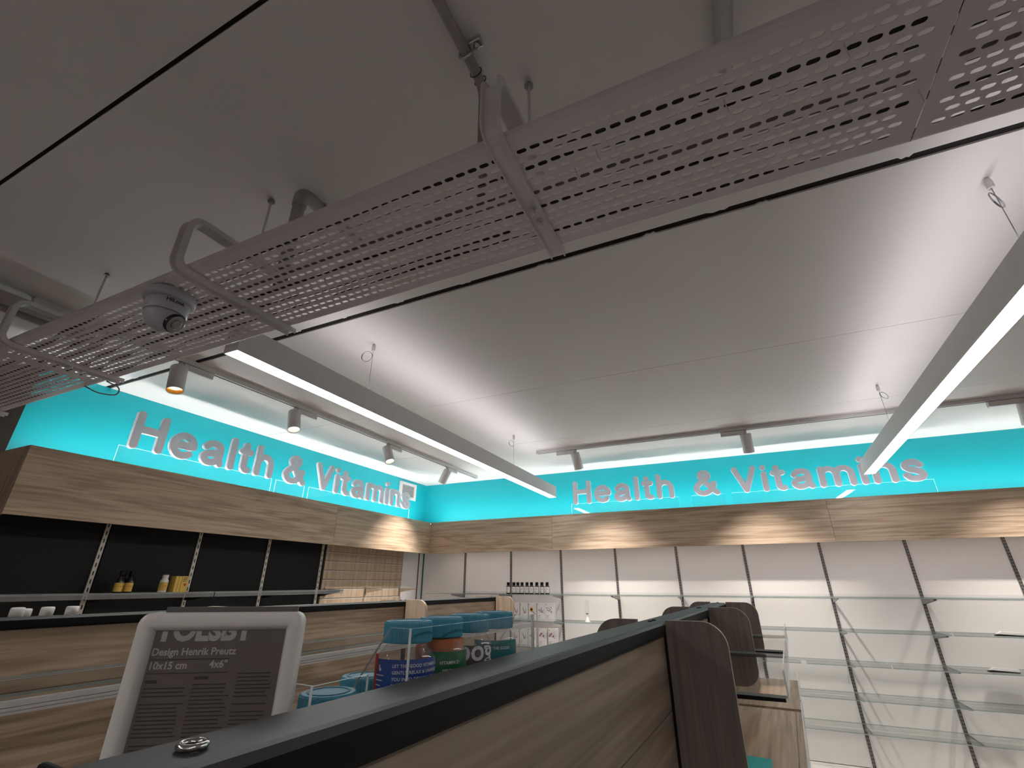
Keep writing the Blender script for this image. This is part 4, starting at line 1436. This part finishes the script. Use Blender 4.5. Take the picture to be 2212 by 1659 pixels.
# little sign stand on the second shelf
e = empty('sign_stand', (-1.53, YS, z2), label='small white cone stand holding an upright price card on the second shelf', cat='sign stand')
MB().lathe([(.034, 0), (.034, .004), (.020, .018), (.010, .045), (.008, .052)], 20).build('cone_base', 'white_plastic', e)
cd = box('price_card', 'acrylic', -.024, .024, -.0015, .0015, .053, .215, e)
box('card_print', 'text_black', -.012, .012, -.0022, -.0017, .075, .085, cd)
# price tags clipped to lips
for k, (x, li) in enumerate(((0.36, 2), (0.97, 2), (1.42, 1))):
    o = MB().box(-.020 if k == 0 else -.004, .020 if k == 0 else .004, -.0012, .0, -.006, .022).build('price_tag', 'paper', None, (x, YP - .007 - .3495, SH_Z[li]))
    tag(o, ['white price tag on the third shelf lip behind the foreground divider', 'narrow white tag on the third shelf lip', 'narrow white tag on the second shelf lip'][k], 'price tag')
for k, (x, li) in enumerate(((1.80, 1), (1.68, 2))):
    e = empty('shelf_clip', (x, YP - .25, SH_Z[li] + .0005), label=f'dark plastic clip lying on the {SH_N[li]} shelf at the right edge', cat='clip')
    MB().prism([(-.09, 0), (.09, 0), (.09, .006), (-.06, .012), (-.09, .004)], 1, -.02, .02).build('clip_body', 'black', e)
    MB().prism([(-.08, .0125), (.09, .0068), (.09, .024), (-.05, .030)], 1, -.016, .016).build('clip_cover', 'white_plastic', e)

# ------------------------------------------------------------------ yellow-labelled products on the black wall
zl = 1.4445
for k, (x, y) in enumerate(((-3.67, 1.885), (-3.70, 1.915), (-3.67, 1.945), (-3.72, 1.965))):
    e = empty('supplement_bottle', (x, y, zl), label=f'dark bottle with yellow label on the black wall shelf, {ORD[k]} from the left', cat='bottle', group='dark bottles with yellow labels')
    MB().lathe([(.021, 0), (.0225, .003), (.0225, .066), (.016, .082), (.0095, .088), (.0095, .112)], 20).build('bottle_body', 'amber', e)
    MB().lathe([(.012, .104), (.0125, .106), (.0125, .130), (.010, .133)], 18).build('bottle_cap', 'black', e)
    n = 14
    V = [(.0229 * math.cos(R(-20 - 90 + 180 * q / n)), .0229 * math.sin(R(-20 - 90 + 180 * q / n)), zz) for zz in (.008, .060) for q in range(n + 1)]
    lb = MB().raw(V, [(q, q + 1, n + 2 + q, n + 1 + q) for q in range(n)], 0, True).build('label', 'yellow', e)
    V, F = bend_poly([(0, -.011), (.011, .002), (.0095, .0075), (.005, .009), (0, .006), (-.005, .009), (-.0095, .0075), (-.011, .002)], .0231, .033, R(-15)); MB().raw(V, F).build('label_print', 'red', lb)
e = empty('supplement_bottle', (-3.66, 2.155, zl), label='white bottle with yellow label beside the yellow cartons', cat='bottle')
MB().lathe([(.024, 0), (.0255, .003), (.0255, .074), (.018, .086), (.016, .090)], 22).build('bottle_body', 'white_plastic', e)
MB().lathe([(.0185, .0902), (.019, .092), (.019, .110), (.017, .112)], 22).build('bottle_cap', 'white_plastic', e)
V = [(.0259 * math.cos(R(-20 - 100 + 200 * q / 14)), .0259 * math.sin(R(-20 - 100 + 200 * q / 14)), zz) for zz in (.012, .064) for q in range(15)]
lb = MB().raw(V, [(q, q + 1, 16 + q, 15 + q) for q in range(14)], 0, True).build('label', 'yellow', e)
V, F = bend_poly([(0, -.011), (.011, .002), (.0095, .0075), (.005, .009), (0, .006), (-.005, .009), (-.0095, .0075), (-.011, .002)], .0261, .036, R(-15)); MB().raw(V, F).build('label_print', 'red', lb)
for k, y in enumerate((2.222, 2.244, 2.281)):
    w = .010 if k < 2 else .025
    e = empty('product_carton', (-3.66, y, zl), label=['yellow carton standing edge-on, left of three', 'yellow carton standing edge-on, middle of three', 'yellow carton showing its printed front'][k], cat='carton', group='yellow cartons on the black wall shelf')
    bo = box('carton', 'yellow', -.03, .03, -w, w, 0, .104, e, bevel=.0008)
    if k == 2:
        mb = MB().prism([(.004, .034), (-.010, .056), (.012, .056)][::-1], 0, .0301, .0304)
        mb.build('heart_print', 'red', bo)
        mb = MB()
        for q in range(3): mb.box(.0301, .0304, -.018, .014 - q * .004, .090 - q * .010, .094 - q * .010)
        mb.build('text_print', 'text_black', bo)
